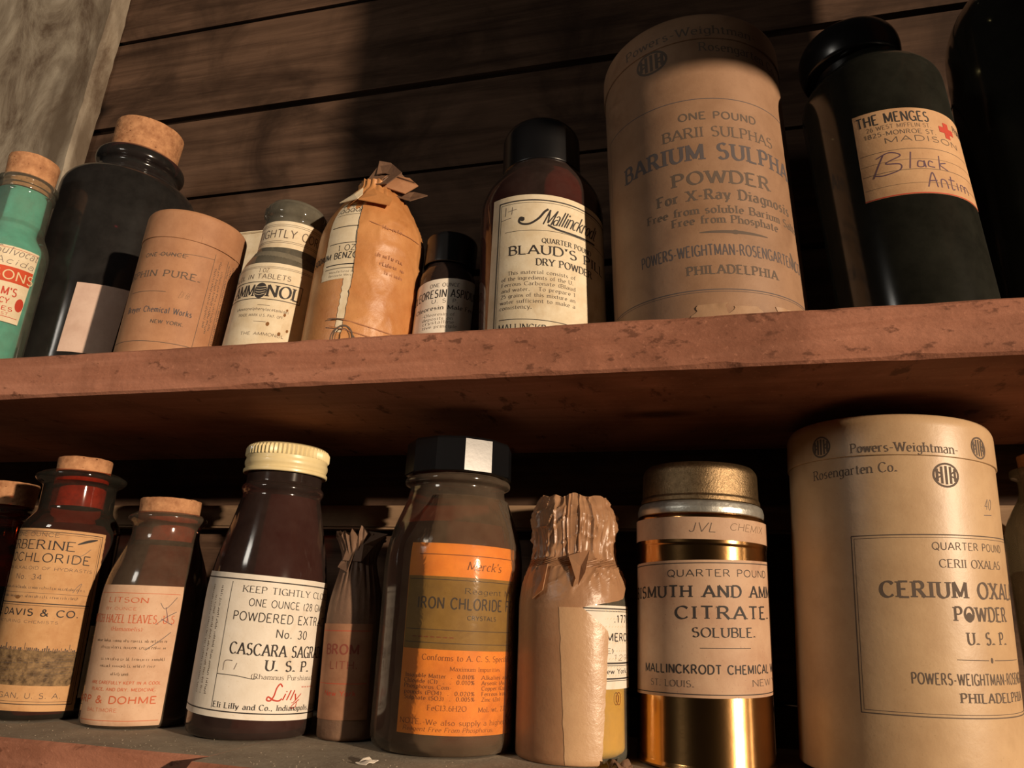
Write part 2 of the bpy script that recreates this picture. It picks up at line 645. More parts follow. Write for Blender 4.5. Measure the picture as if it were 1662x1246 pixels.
    def disc(self, u, v, ru, rv, m, off=None, n=16):
        off = self.ink + 0.004 if off is None else off
        mi = self.mi(m)
        c = self.bm.verts.new(self.P(u, v, off))
        nr = max(1, int(max(ru, rv) / 0.9))
        last = None
        for k in range(1, nr + 1):
            q = k / nr
            ring = [self.bm.verts.new(self.P(u + q * ru * math.cos(2 * math.pi * i / n), v + q * rv * math.sin(2 * math.pi * i / n), off)) for i in range(n)]
            for i in range(n):
                j = (i + 1) % n
                fv = (c, ring[i], ring[j]) if last is None else (last[i], ring[i], ring[j], last[j])
                self.bm.faces.new(fv).material_index = mi
            last = ring

    def text(self, s, u0, u1, v, h, style, m, off=None):
        """s = 'hidden|fitted|rest': the fitted part spans u0..u1"""
        pre, vis, post = s.split('|') if s.count('|') == 2 else ('', s, '')
        st = STYLES[style]
        adv = lambda t: sum(glyph_w(c, st) for c in t)
        wv = adv(vis) - st['track']
        sx = (u1 - u0) / max(wv, 1e-6)
        x = u0 - adv(pre) * sx
        rnd = random.Random(hash_str(s))
        for ch in pre + vis + post:
            gw = glyph_w(ch, st)
            if ch != ' ':
                jit = rnd.uniform(-1, 1) * st.get('jit', 0) * h
                draw_glyph(self, ch, x, v + jit, sx, h, st, m, off)
            x += gw * sx

    def build(self, name, parent):
        return obj(name, self.bm, self.mats, parent, True)


def hash_str(s):
    h = 7
    for c in s:
        h = (h * 31 + ord(c)) % 1000003
    return h


# ------------------------------------------------------------------ lettering: stroke skeletons, cap height 1
def arc(cx, cy, rx, ry, a0, a1, n=9):
    return [(cx + rx * math.cos(math.radians(a0 + (a1 - a0) * i / n)), cy + ry * math.sin(math.radians(a0 + (a1 - a0) * i / n))) for i in range(n + 1)]


X = 0.64
GL = {
    'A': (.80, [[(0, 0), (.4, 1)], [(.4, 1), (.8, 0)], [(.15, .34), (.65, .34)]]),
    'B': (.64, [[(.06, 0), (.06, 1)], [(.06, 1), (.3, 1)] + arc(.34, .77, .24, .23, 90, -90) + [(.06, .54)], [(.06, .54), (.34, .54)] + arc(.36, .27, .28, .27, 90, -90) + [(.06, 0)]]),
    'C': (.76, [arc(.42, .5, .40, .5, 42, 318, 16)]),
    'D': (.74, [[(.06, 0), (.06, 1)], [(.06, 1), (.3, 1)] + arc(.32, .5, .42, .5, 90, -90, 12) + [(.06, 0)]]),
    'E': (.62, [[(.06, 0), (.06, 1)], [(.06, 1), (.58, 1)], [(.06, .52), (.44, .52)], [(.06, 0), (.62, 0)]]),
    'F': (.58, [[(.06, 0), (.06, 1)], [(.06, 1), (.58, 1)], [(.06, .52), (.44, .52)]]),
    'G': (.78, [arc(.42, .5, .40, .5, 42, 270, 13) + [(.6, .05), (.74, .14)], [(.74, 0), (.74, .42)], [(.48, .42), (.76, .42)]]),
    'H': (.76, [[(.06, 0), (.06, 1)], [(.70, 0), (.70, 1)], [(.06, .52), (.70, .52)]]),
    'I': (.22, [[(.11, 0), (.11, 1)]]),
    'J': (.50, [[(.40, 1), (.40, .25)] + arc(.22, .22, .18, .22, 0, -170, 7)]),
    'K': (.74, [[(.06, 0), (.06, 1)], [(.08, .40), (.66, 1)], [(.25, .57), (.72, 0)]]),
    'L': (.58, [[(.06, 0), (.06, 1)], [(.06, 0), (.56, 0)]]),
    'M': (.92, [[(.06, 0), (.06, 1)], [(.06, 1), (.46, .1)], [(.46, .1), (.86, 1)], [(.86, 0), (.86, 1)]]),
    'N': (.78, [[(.06, 0), (.06, 1)], [(.06, 1), (.72, 0)], [(.72, 0), (.72, 1)]]),
    'O': (.84, [arc(.42, .5, .40, .5, 0, 360, 20)]),
    'P': (.62, [[(.06, 0), (.06, 1)], [(.06, 1), (.32, 1)] + arc(.33, .74, .26, .26, 90, -90) + [(.06, .48)]]),
    'Q': (.84, [arc(.42, .5, .40, .5, 0, 360, 20), [(.46, .22), (.80, -.12)]]),
    'R': (.72, [[(.06, 0), (.06, 1)], [(.06, 1), (.32, 1)] + arc(.33, .75, .25, .25, 90, -90) + [(.06, .5)], [(.34, .5), (.68, 0)]]),
    'S': (.60, [arc(.30, .76, .24, .24, 40, 180, 8) + arc(.30, .76, .24, .24, 190, 262, 4) + arc(.30, .27, .26, .27, 80, -60, 9) + arc(.30, .27, .26, .27, -75, -150, 4)]),
    'T': (.70, [[(.35, 0), (.35, 1)], [(.02, 1), (.68, 1)]]),
    'U': (.74, [[(.06, 1), (.06, .34)] + arc(.37, .33, .31, .33, 180, 360, 10) + [(.68, .34), (.68, 1)]]),
    'V': (.78, [[(0, 1), (.39, 0)], [(.39, 0), (.78, 1)]]),
    'W': (1.06, [[(0, 1), (.27, 0)], [(.27, 0), (.53, .95)], [(.53, .95), (.79, 0)], [(.79, 0), (1.06, 1)]]),
    'X': (.76, [[(.02, 1), (.72, 0)], [(.04, 0), (.70, 1)]]),
    'Y': (.74, [[(0, 1), (.37, .46)], [(.74, 1), (.37, .46)], [(.37, 0), (.37, .46)]]),
    'Z': (.66, [[(.04, 1), (.62, 1)], [(.62, 1), (.02, 0)], [(.02, 0), (.64, 0)]]),
    'a': (.52, [arc(.24, X - .20, .20, .20, 150, 0, 7) + [(.44, .1), (.46, 0)], arc(.23, .19, .21, .19, 65, 300, 10) + [(.44, .14)]]),
    'b': (.56, [[(.06, 0), (.06, 1)], arc(.29, X / 2, .23, X / 2, 0, 360, 14)]),
    'c': (.48, [arc(.27, X / 2, .23, X / 2, 50, 310, 12)]),
    'd': (.56, [[(.50, 0), (.50, 1)], arc(.27, X / 2, .23, X / 2, 0, 360, 14)]),
    'e': (.50, [[(.05, .35), (.46, .35)] + arc(.26, X / 2, .22, X / 2, 8, 310, 14)]),
    'f': (.34, [[(.14, 0), (.14, .80)] + arc(.30, .82, .16, .18, 170, 50, 5), [(0, X), (.30, X)]]),
    'g': (.54, [arc(.26, X / 2, .22, X / 2, 0, 360, 14), [(.48, X), (.48, -.1)] + arc(.26, -.1, .22, .18, 0, -150, 7)]),
    'h': (.56, [[(.06, 0), (.06, 1)], [(.06, .42)] + arc(.28, X - .22, .22, .22, 150, 0, 7) + [(.50, 0)]]),
    'i': (.22, [[(.11, 0), (.11, X)], [(.11, .80), (.11, .92)]]),
    'j': (.24, [[(.14, X), (.14, -.14)] + arc(.02, -.14, .12, .14, 0, -120, 5), [(.14, .80), (.14, .92)]]),
    'k': (.54, [[(.06, 0), (.06, 1)], [(.08, .26), (.46, X)], [(.20, .38), (.52, 0)]]),
    'l': (.22, [[(.11, 0), (.11, 1)]]),
    'm': (.84, [[(.06, 0), (.06, X)], [(.06, .42)] + arc(.25, X - .19, .18, .19, 150, 0, 6) + [(.43, 0)], [(.43, .42)] + arc(.61, X - .19, .18, .19, 150, 0, 6) + [(.79, 0)]]),
    'n': (.56, [[(.06, 0), (.06, X)], [(.06, .42)] + arc(.28, X - .22, .22, .22, 150, 0, 7) + [(.50, 0)]]),
    'o': (.54, [arc(.27, X / 2, .24, X / 2, 0, 360, 16)]),
    'p': (.56, [[(.06, -.28), (.06, X)], arc(.29, X / 2, .23, X / 2, 0, 360, 14)]),
    'q': (.56, [[(.50, -.28), (.50, X)], arc(.27, X / 2, .23, X / 2, 0, 360, 14)]),
    'r': (.40, [[(.06, 0), (.06, X)], [(.06, .40)] + arc(.24, X - .18, .18, .18, 150, 50, 5)]),
    's': (.42, [arc(.21, X * .75, .16, X * .25, 45, 260, 8) + arc(.21, X * .26, .17, X * .26, 80, -150, 9)]),
    't': (.36, [[(.14, .86), (.14, .14)] + arc(.26, .14, .12, .14, 180, 320, 6), [(0, X), (.32, X)]]),
    'u': (.56, [[(.06, X), (.06, .2)] + arc(.27, .2, .21, .2, 180, 340, 7), [(.50, 0), (.50, X)]]),
    'v': (.52, [[(0, X), (.26, 0)], [(.26, 0), (.52, X)]]),
    'w': (.76, [[(0, X), (.19, 0)], [(.19, 0), (.38, X)], [(.38, X), (.57, 0)], [(.57, 0), (.76, X)]]),
    'x': (.52, [[(.02, X), (.50, 0)], [(.02, 0), (.50, X)]]),
    'y': (.52, [[(0, X), (.26, 0)], [(.52, X), (.26, 0), (.14, -.26), (.02, -.26)]]),
    'z': (.46, [[(.02, X), (.44, X)], [(.44, X), (.02, 0)], [(.02, 0), (.46, 0)]]),
    '0': (.58, [arc(.29, .5, .25, .5, 0, 360, 18)]),
    '1': (.40, [[(.22, 0), (.22, 1)], [(.06, .82), (.22, 1)]]),
    '2': (.58, [arc(.28, .74, .23, .26, 165, -20, 8) + [(.04, 0)], [(.04, 0), (.54, 0)]]),
    '3': (.56, [arc(.27, .76, .21, .24, 150, -85, 9), arc(.26, .27, .25, .27, 85, -150, 10)]),
    '4': (.60, [[(.44, 0), (.44, 1)], [(.44, 1), (.02, .3)], [(.02, .3), (.58, .3)]]),
    '5': (.56, [[(.48, 1), (.12, 1)], [(.12, 1), (.09, .56)], [(.09, .56)] + arc(.27, .31, .24, .31, 110, -150, 11)]),
    '6': (.56, [[(.44, .96)] + arc(.40, .4, .35, .58, 110, 180, 5), arc(.29, .30, .24, .30, 0, 360, 14)]),
    '7': (.54, [[(.04, 1), (.52, 1)], [(.52, 1), (.18, 0)]]),
    '8': (.56, [arc(.28, .76, .20, .24, 0, 360, 14), arc(.28, .27, .24, .27, 0, 360, 14)]),
    '9': (.56, [arc(.27, .70, .23, .30, 0, 360, 14), [(.50, .70), (.44, .30), (.20, .02)]]),
    '.': (.22, [[(.10, 0), (.10, .13)]]),
    ',': (.22, [[(.12, .12), (.06, -.12)]]),
    "'": (.18, [[(.10, 1), (.08, .74)]]),
    '-': (.38, [[(.04, .38), (.34, .38)]]),
    '&': (.78, [[(.74, 0), (.20, .72)] + arc(.33, .80, .15, .20, 200, -20, 8) + [(.30, .50)] + arc(.27, .25, .24, .25, 110, 300, 8) + [(.72, .46)]]),
    '(': (.30, [arc(.46, .42, .38, .62, 130, 230, 8)]),
    ')': (.30, [arc(-.16, .42, .38, .62, 50, -50, 8)]),
    '%': (.80, [arc(.18, .76, .15, .22, 0, 360, 10), arc(.60, .24, .15, .22, 0, 360, 10), [(.64, 1), (.14, 0)]]),
    ' ': (.36, []),
}
STYLES = {
    'serif': dict(thick=.145, thin=.055, serif=.10, track=.16, slant=0),
    'serifb': dict(thick=.20, thin=.065, serif=.11, track=.18, slant=0),
    'serifi': dict(thick=.14, thin=.055, serif=.05, track=.12, slant=.25),
    'slab': dict(thick=.17, thin=.09, serif=.12, track=.20, slant=0),
    'slabb': dict(thick=.225, thin=.085, serif=.12, track=.25, slant=0),
    'sans': dict(thick=.125, thin=.11, serif=0, track=.20, slant=0),
    'sansb': dict(thick=.20, thin=.15, serif=0, track=.22, slant=0),
    'script': dict(thick=.17, thin=.055, serif=0, track=.07, slant=.45),
    'hand': dict(thick=.085, thin=.075, serif=0, track=.16, slant=.28, jit=.03),
}


def glyph_w(ch, st):
    return GL.get(ch, GL['-'])[0] + st['track']


def draw_glyph(lab, ch, x0, v0, sx, h, st, m, off):
    w, strokes = GL.get(ch, GL['-'])
    sl = st['slant']
    tk, tn = st['thick'] * h, st['thin'] * h
    cs = min(1.05, max(0.40, (sx / h) ** 0.95))
    tk *= cs
    tn *= min(1.0, cs + 0.1)

    def T(p):
        return (x0 + p[0] * sx + p[1] * sl * h, v0 + p[1] * h)
    ends = []
    for s in strokes:
        pts = [T(p) for p in s]
        # subdivide long segments so they follow the curve of the bottle
        fine = [pts[0]]
        for a, b2 in zip(pts, pts[1:]):
            L = math.hypot(b2[0] - a[0], b2[1] - a[1])
            n = max(1, int(L / 1.2))
            for i in range(1, n + 1):
                fine.append((a[0] + (b2[0] - a[0]) * i / n, a[1] + (b2[1] - a[1]) * i / n))
        N = len(fine)
        ws = []
        for i in range(N):
            a, b2 = fine[max(0, i - 1)], fine[min(N - 1, i + 1)]
            d = (b2[0] - a[0], b2[1] - a[1])
            L = math.hypot(*d) or 1e-9
            ph = math.atan2(d[1], d[0]) - math.radians(18)
            ws.append(tn + (tk - tn) * abs(math.sin(ph)))
        lab.strip(fine, ws, m, off)
        for i0, i1 in ((0, 1), (-1, -2)):
            p, q = s[i0], s[i1]
            dy, dx = p[1] - q[1], p[0] - q[0]
            L = math.hypot(dx, dy) or 1e-9
            ends.append((p, abs(dy) / L > 0.55, len(s) == 2 or abs(dx) / L < 0.12))
    if st['serif'] > 0:
        for p, vert, ok in ends:
            if not (vert and ok):
                continue
            if not any(abs(p[1] - y) < 0.012 for y in (0, 1, X, -.28)):
                continue
            if sum(1 for q, v2, _ in ends if v2 and math.hypot(q[0] - p[0], q[1] - p[1]) < 0.02) > 1:
                continue
            c = T(p)
            hw = tk * 0.5 + st['serif'] * min(sx, h) * 0.8
            th = max(tn, 0.07 * h)
            yy = c[1] + (th * 0.5 if p[1] < 0.3 else -th * 0.5)
            lab.strip([(c[0] - hw, yy), (c[0] + hw, yy)], [th, th], m, off)
#@@BUILD
# ------------------------------------------------------------------ setting: back boards, rail, painted plank
bm = bmesh.new()
rnd = random.Random(4)
zb = [-0.30, -0.165, -0.055, 0.070, 0.190, 0.315, 0.4375, 0.548, 0.676, 0.80, 0.93]
for i in range(len(zb) - 1):
    g = 0.0035 if i in (5, 6) else 0.0022
    y0 = BACK + rnd.uniform(-0.003, 0.003)
    x = -1.25
    vs = box(bm, x, 0.75, y0, y0 + 0.02, zb[i] + g, zb[i + 1] - g)
    for v in vs:
        v.co.z += rnd.uniform(-0.0015, 0.0015)
# dark sheathing behind the gaps between the boards
box(bm, -1.25, 0.75, BACK + 0.024, BACK + 0.034, -0.30, 0.93)
struct('wall_back', bm, [WOOD_BACK])

bm = bmesh.new()
box(bm, -1.0, 0.62, 0.600, 0.6165, 0.0675, 0.0880, 0, 0.002)
struct('trim_1', bm, [WOOD_RAIL])

bm = bmesh.new()
# broad painted plank against the boards at the left, its edge chipped
prof = []
N = 60
for side in (0, 1):
    pass
vsF, vsB = [], []
for i in range(N + 1):
    z = ZU + 0.0005 + (0.95 - ZU) * i / N
    xe = -0.7085 + (z - 0.4044) * 0.0535 + 0.0016 * (noise.noise(Vector((0.3, 1.7, z * 40))) + noise.noise(Vector((2.3, 0.7, z * 110))))
    vsF.append((bm.verts.new((-1.2, 0.594, z)), bm.verts.new((xe - 0.004, 0.594, z)), bm.verts.new((xe, 0.598, z)), bm.verts.new((xe, 0.6162, z)), bm.verts.new((-1.2, 0.6162, z))))
for a, c in zip(vsF, vsF[1:]):
    for k in range(5):
        k2 = (k + 1) % 5
        bm.faces.new((a[k], a[k2], c[k2], c[k]))
bm.faces.new(list(reversed(vsF[0]))); bm.faces.new(vsF[-1])
bmesh.ops.recalc_face_normals(bm, faces=bm.faces)
struct('trim_2', bm, [PAINT])


# unseen board added off right to shade the tall can's top and back boards
bm = bmesh.new()
box(bm, 0.42, 0.442, 0.13, 0.40, 0.382, 0.95, 0, 0.002)
struct('shade_board_1', bm, [WOOD_SHELF])


def shelf(name, label, x0, x1, yf, ztop, zbot, mats, seed, chips=1.0):
    """a rough sawn plank: chipped front arrises, slightly uneven faces"""
    bm = bmesh.new()
    n = int((x1 - x0) / 0.006)
    rows = []
    for i in range(n + 1):
        x = x0 + (x1 - x0) * i / n
        q = lambda k, f: noise.noise(Vector((x * f + seed, k * 3.1, seed * 1.7)))
        ct = 0.0016 + 0.0016 * max(0, q(1, 60)) * chips + 0.0045 * max(0, q(2, 24) - 0.38) * chips
        cb = 0.0016 + 0.0020 * max(0, q(3, 55)) * chips + 0.0080 * max(0, q(4, 17) - 0.36) * chips
        wv = 0.0008 * q(5, 8)
        rows.append([bm.verts.new(p) for p in (
            (x, yf + 0.21, ztop), (x, yf + 0.02, ztop), (x, yf + ct + 0.0006, ztop + wv * 0.4), (x, yf + wv, ztop - ct),
            (x, yf + wv * 0.8 + 0.0006 * q(6, 30), (ztop + zbot) / 2), (x, yf + wv, zbot + cb), (x, yf + cb, zbot), (x, yf + 0.21, zbot))])
    for a, c in zip(rows, rows[1:]):
        for k in range(8):
            k2 = (k + 1) % 8
            f = bm.faces.new((a[k], c[k], c[k2], a[k2]))
            f.material_index = 1 if k in (0, 1) and len(mats) > 1 else 0
    bm.faces.new(rows[0]); bm.faces.new(list(reversed(rows[-1])))
    bmesh.ops.recalc_face_normals(bm, faces=bm.faces)
    o = obj(name, bm, mats, None, False)
    tag(o, label, 'shelf')
    return o


shelf('shelf_board', 'rough-sawn reddish wooden shelf board carrying the upper row of bottles', -1.1, 0.55, 0.400, ZU, ZB, [WOOD_SHELF, DUSTY], 3.3)
shelf('shelf_board', 'short reddish-edged shelf board under the corked bottles at lower left', -1.1, -0.2745, 0.402, ZL, ZL - 0.031, [WOOD_SHELF, DUSTY], 8.1)
shelf('shelf_board', 'dusty grey lower shelf board under the black-capped and gold jars', -0.2743, 0.55, 0.386, ZL, ZL - 0.031, [WOOD_SHELF, DUSTY], 5.7)


# ------------------------------------------------------------------ builders
def cork(root, r, z0, z1, dark=False):
    bm = lathe(round_profile([(r * 0.93, z0), (r * 1.0, z1, 1.2), (0, z1 + 0.3)]), 48,
               rfun=lambda rr, z, a: (rr * (1 + 0.012 * noise.noise(Vector((math.sin(a) * 2, math.cos(a) * 2, z * 0.3)))), 0.5 * noise.noise(Vector((rr * math.sin(a) * 0.2, rr * math.cos(a) * 0.2, z))) if z > z1 - 2 else 0))
    return obj('cork_stopper', bm, CORK, root)


def glass_body(root, pts, m, name='glass_bottle'):
    pr = round_profile(pts)
    o = obj(name, lathe([(0, pr[0][1])] + pr if pr[0][0] > 0 else pr, 96, close=False), m, root)
    return o, prof_r(pr)


def contents(root, pts, m, name='powder_fill'):
    pr = round_profile(pts)
    return obj(name, lathe([(0, pr[0][1])] + pr + [(0, pr[-1][1])], 64, close=False), m, root)


POW_DARK = plain('dark_red_brown_powder', (0.085, 0.030, 0.027), 0.9, var=0.15, bscale=40)
POW_TURQ = plain('turquoise_powder', (0.10, 0.45, 0.39), 0.9, var=0.22, bscale=120)
POW_YEL = plain('yellow_powder', (0.75, 0.41, 0.055), 0.9, var=0.15, bscale=120)
POW_RUST = plain('rusty_crystals', (0.13, 0.055, 0.03), 0.8, var=0.3, bscale=120, bs=0.15)
POW_GREY = plain('grey_tablets', (0.16, 0.14, 0.10), 0.9, var=0.2, bscale=300, bs=0.4)
POW_OLIVE = plain('grey_brown_leaf_powder', (0.17, 0.105, 0.06), 0.9, var=0.3, bscale=180)

def flake(parent, name, m, pts, th=0.0003, bend=0.0):
    """a stiff torn scrap: outline of 3-D points, solid, with a crease through its middle"""
    bm = bmesh.new()
    P = [Vector((p[0] * XF[0], p[1] * XF[0], zm(p[2]))) * 0.001 for p in pts]
    n = Vector((0, 0, 0))
    for i in range(len(P)):
        n += P[i].cross(P[(i + 1) % len(P)])
    n.normalize()
    c = sum(P, Vector()) / len(P) + n * bend * 0.001
    for s in (1, -1):
        vs = [bm.verts.new(p + n * th * s) for p in P]
        cc = bm.verts.new(c + n * th * s)
        if s == 1:
            A, ca = vs, cc
        else:
            B, cb = vs, cc
    N = len(P)
    for i in range(N):
        j = (i + 1) % N
        bm.faces.new((A[i], A[j], ca)); bm.faces.new((B[j], B[i], cb)); bm.faces.new((A[j], A[i], B[i], B[j]))
    bmesh.ops.recalc_face_normals(bm, faces=bm.faces)
    return obj(name, bm, m, parent, False)


def cyl(u, v, r, r0=34.2):
    a = u / r0
    return (r * math.sin(a), -r * math.cos(a), v)



# ------------------------------------------------------------------ LOWER ROW
# -- corked amber bottle cut by the left frame edge
t = thing('corked_bottle', 'amber corked bottle at far left of lower shelf, cut off by the frame', 'bottle', (-0.6035, 0.535, ZL))
glass_body(t, [(20, 0), (28, 0.2, 3), (29, 5, 3), (29, 112, 14), (15.5, 128, 4), (15.5, 149, 2), (20.0, 152, 2), (20.0, 157, 2), (16, 158.5)], G_AMBER)
contents(t, [(26.5, 2), (27.4, 90)], POW_DARK)
cork(t, 21.5, 158.8, 179)
lb = Label(29, 29); lb.sheet(P_OCHRE, -30, 22, 14, 96)
lb.build('paper_label', t)

# -- tall amber bottle with ornate tan label
xf(0.964, 2.9)
t = thing('corked_bottle', 'amber corked bottle with tan label reading BERBERINE HYDROCHLORIDE', 'bottle', (-.4748, .482, ZL), -0.6, rest_r=.034)
body, rf = glass_body(t, [(26, 0.6), (33, 0, 3), (35.3, 5, 4), (35.3, 137, 9), (26.8, 148, 3), (26.6, 169, 2), (31.5, 172, 1.5), (33.2, 174.2, 1), (33.2, 176.4, 1), (28, 179.5, 2), (22, 180.5)], G_AMBER)
contents(t, [(30, 3), (33.4, 8, 3), (33.4, 128, 8), (24, 138)], POW_DARK)
cork(t, 20.3, 152, 191.5)
lb = Label(rf, 35.3, -0.035)
fr = lambda v: 53.5 + 0.5 * noise.noise(Vector((v * 0.4, 1, 2)))
lb.sheet(P_OCHRE, -58, fr, 6.0, 131.5, off=0.25)
for w, d in ((0.5, 0), (0.22, 1.5)):
    lb.line(-56, 129.3 - d, 50.8 - d, 129.3 - d, w, INK); lb.line(50.8 - d, 129.3 - d, 50.8 - d, 10 + d, w, INK); lb.line(-56, 10 + d, 50.8 - d, 10 + d, w, INK)
T = lb.text
T("|ONE OUNCE|", -19, 20, 125.6, 3.0, 'sans', INKF)
T("B|ERBERINE|", -26, 32, 116.2, 6.6, 'serif', INK)
T("HYD|ROCHLORIDE|", -27, 44, 107, 6.2, 'sans', INK)
T("YELLOW F|ROM ALKALOID OF HYDRASTIS|", -26, 47, 101.2, 2.2, 'sans', INKF)
T("|No. 34|", -8.3, 13.7, 94.0, 3.7, 'sans', INKF)
lb.line(-50, 84.5, 48, 84.5, 0.25, INKF)
lb.small_print(-44, 44, 87.4, 2.1, INKP, 1); lb.small_print(-40, 40, 81.0, 2.1, INKP, 2)
lb.line(-56, 77.2, 50, 77.2, 0.7, INK); lb.line(-56, 75.6, 50, 75.6, 0.3, INK)
T("PARK|E, DAVIS & CO.|", -26, 43.2, 68.4, 4.6, 'sansb', INK)
T("MANUFAC|TURING CHEMISTS|", -12, 30.4, 63.2, 1.9, 'sans', INKF)
lb.sheet(P_OCHRE, -50, 48.6, 20.8, 57, off=0.33)
lb.sheet(P_BLACKPIC, -50, lambda v: 47.5 - 3.0 * max(0, (23 - v) / 3), 20.8, 44.5, off=0.38)
for k in range(70):
    a0 = -46 + k * 1.32
    lb.line(a0, 44.3, a0, 44.6 + rnd.uniform(.3, 2.2) + (3 if k % 11 == 0 else 0), rnd.uniform(.4, 1.3), INKF, 0.40)
for k in range(9):
    lb.curve([(-46, 22 + k * 2.3), (0, 24 + k * 2.3), (46, 28 + k * 2.0)], 0.35, INKF if k % 2 else INKP, 0.40)
T("DETROIT, MICH|IGAN, U. S. A.|", -2, 41.5, 13.4, 3.1, 'sans', INKF)
lb.curve([(33, 121.5), (40, 124.5), (47, 126.5)], 2.0, INK, taper=True)
lb.curve([(33, 112), (38, 114), (43, 119)], 0.4, PENCIL); lb.curve([(36, 86), (38, 90), (41, 93), (39, 86)], 0.4, PENCIL)
lb.disc(-2, 81, 2.4, 1.4, RUST)
lb.build('paper_label', t)
lb = Label(rf, 35.3, 0)
lb.sheet(P_CREAM, 55, lambda v: 60 + 0.8 * noise.noise(Vector((v * 0.5, 5, 2))), 12, 62, off=0.2)
o = lb.build('side_slip', t)

xf(1.0, 0.0)
# -- amber bottle with red-printed pink label
xf(0.976, 2.0)
t = thing('corked_bottle', 'amber corked bottle with pinkish red-printed label beside the BERBERINE bottle', 'bottle', (-.3943, .488, ZL), -0.3, rest_r=.036)
body, rf = glass_body(t, [(28, 0.6), (34.5, 0, 3), (37.0, 4, 3), (36.8, 95, 16), (24.2, 128, 10), (24.0, 137, 2), (27.0, 140, 1), (28.2, 142, 1), (28.2, 144.2, 1), (24, 147)], G_HAZE)
contents(t, [(31, 3), (35.3, 6, 3), (35.2, 92, 12), (24, 122)], POW_OLIVE)
cork(t, 22.4, 126, 158)
lb = Label(rf, 37, 0.0)
lb.sheet(P_PINK, lambda v: -20 - 0.05 * v, lambda v: 41.5 + 0.03 * v, 2.0, 92.5)
T = lb.text
lb.line(-22, 87, 42, 87, 0.35, INKO); lb.line(-19, 5, 40, 5, 0.35, INKO)
T("LI|TSON|", -1.6, 21.0, 80.5, 3.4, 'serifb', INKO)
T("|BY OUNCE|", -10.7, 14.0, 75.3, 1.9, 'sans', INKO)
T("WITC|H HAZEL LEAVES, U S|", -13.8, 40.2, 66.8, 5.4, 'slab', INKO)
T("|(Hamamelis)|", -2.3, 20.1, 61.4, 2.6, 'serif', INKO)
for vv, a, c in ((54, -14, 38), (49.6, -8, 38), (42, -6, 38), (37.5, -6, 32), (32.2, 4, 16)):
    lb.small_print(a, c, vv, 2.0, INKP, 3)
T("|ARE CAREFULLY KEPT IN A COOL|", -11.2, 37.6, 26.6, 1.9, 'sansb', INKO)
T("|PLACE, AND DRY. MEDICINE.|", -9.8, 35.2, 22.3, 1.9, 'sansb', INKO)
T("SHARP |& DOHME|", -4.1, 36.4, 14.9, 4.0, 'sansb', INKO)
T("|BALTIMORE|", -10.9, 12.4, 10.0, 2.0, 'sans', INKO)
lb.curve([(29, 81), (33, 77), (40, 85)], 0.45, PENCIL)
lb.curve([(28, 66), (34, 71), (41, 75)], 0.5, PENCIL)
lb.curve([(24, 49), (32, 55), (39, 61)], 0.5, PENCIL); lb.curve([(33, 78), (36, 68)], 0.45, INKV); lb.curve([(31, 70), (39, 66)], 0.45, INKV)
lb.build('paper_label', t)

xf(1.0, 0.0)
# -- brown bottle with cream screw cap
xf(1.0104, -0.85)
t = thing('screw_cap_bottle', 'dark brown bottle with cream ridged screw cap and white CASCARA SAGRADA label', 'bottle', (-.3032, .487, ZL), 1.2, rest_r=.038)
body, rf = glass_body(t, [(34, 0.8), (38.5, 0, 3), (40.6, 5, 4), (40.2, 101, 18), (28.2, 152, 16), (27.0, 157, 2), (28.8, 160, 1.5), (28.8, 162.5, 1.5), (26.4, 165, 1), (26.4, 190)], G_DKAMBER)
contents(t, [(34, 4), (38.6, 8, 3), (38.4, 100, 16), (26.2, 150, 10), (25.2, 156)], POW_DARK)
bm = lathe(round_profile([(29.0, 172.0), (29.8, 172.4, .4), (29.8, 174.5, .4), (28.6, 175.4, .4), (28.9, 177, .6), (29.5, 178.5, .5), (29.5, 180.5, .6), (28.9, 182, .4), (28.9, 184.2)]), 120, close=False)
pr = [(28.9, 184.2), (29.3, 184.8), (29.3, 189.6), (28.7, 191.6), (27.0, 192.8), (0, 193.0)]
lathe(pr, 120, bm=bm, close=False, rfun=lambda r, z, a: (r * (1 + (0.024 * (1 if math.cos(a * 60) > 0 else -1) if 184.5 < z < 190 else 0)), 0))
obj('screw_cap', bm, CREAMCAP, t)
lb = Label(rf, 40.4, -0.035)
lb.sheet(P_WHITE, -47, 84, 13.2, 100.6)
T = lb.text
lb.line(-46, 97.0, 83, 97.0, 0.8, INK); lb.line(-46, 17.2, 83, 17.2, 0.8, INK); lb.line(-2.4, 95.2, -3.0, 18.6, 0.45, INK)
T("|KEEP TIGHTLY CLO|SED", 6, 68, 89.3, 4.0, 'serif', INK)
T("|ONE OUNCE (28 GM|.)", 11.4, 66.5, 81.0, 4.5, 'sans', INK)
T("|POWDERED EXTRA|CT", 2.4, 68, 71.8, 5.3, 'sans', INK)
T("|No. 30|", 31.1, 53.6, 62.8, 5.1, 'sans', INK)
T("|CASCARA SAGRAD|A", 3.6, 73.5, 51.4, 6.9, 'serifb', INK)
T("|U. S. P.|", 27.2, 59.3, 42.8, 6.2, 'serifb', INK)
T("|(Rhamnus Purshiana|)", 19.3, 63.5, 37.6, 2.9, 'serif', INKF)
lb.curve([(40, 33.5), (38.2, 35.2), (36.2, 32.6), (35.0, 28), (33.0, 25.2), (30.8, 25.6), (31.6, 27.4), (35, 25.6), (38.5, 25.2), (40.5, 26.6)], .95, INKR)
T("|illy|", 40, 53.5, 25.6, 6.0, 'script', INKR)
lb.curve([(52, 25), (51.5, 21.8), (48.4, 20.6), (48.6, 22.4), (54, 26)], .6, INKR)
T("|Eli Lilly and Co., Indianapolis, U|. S. A.", -2.0, 70, 17.9 + 1.4, 3.3, 'serifb', INK)
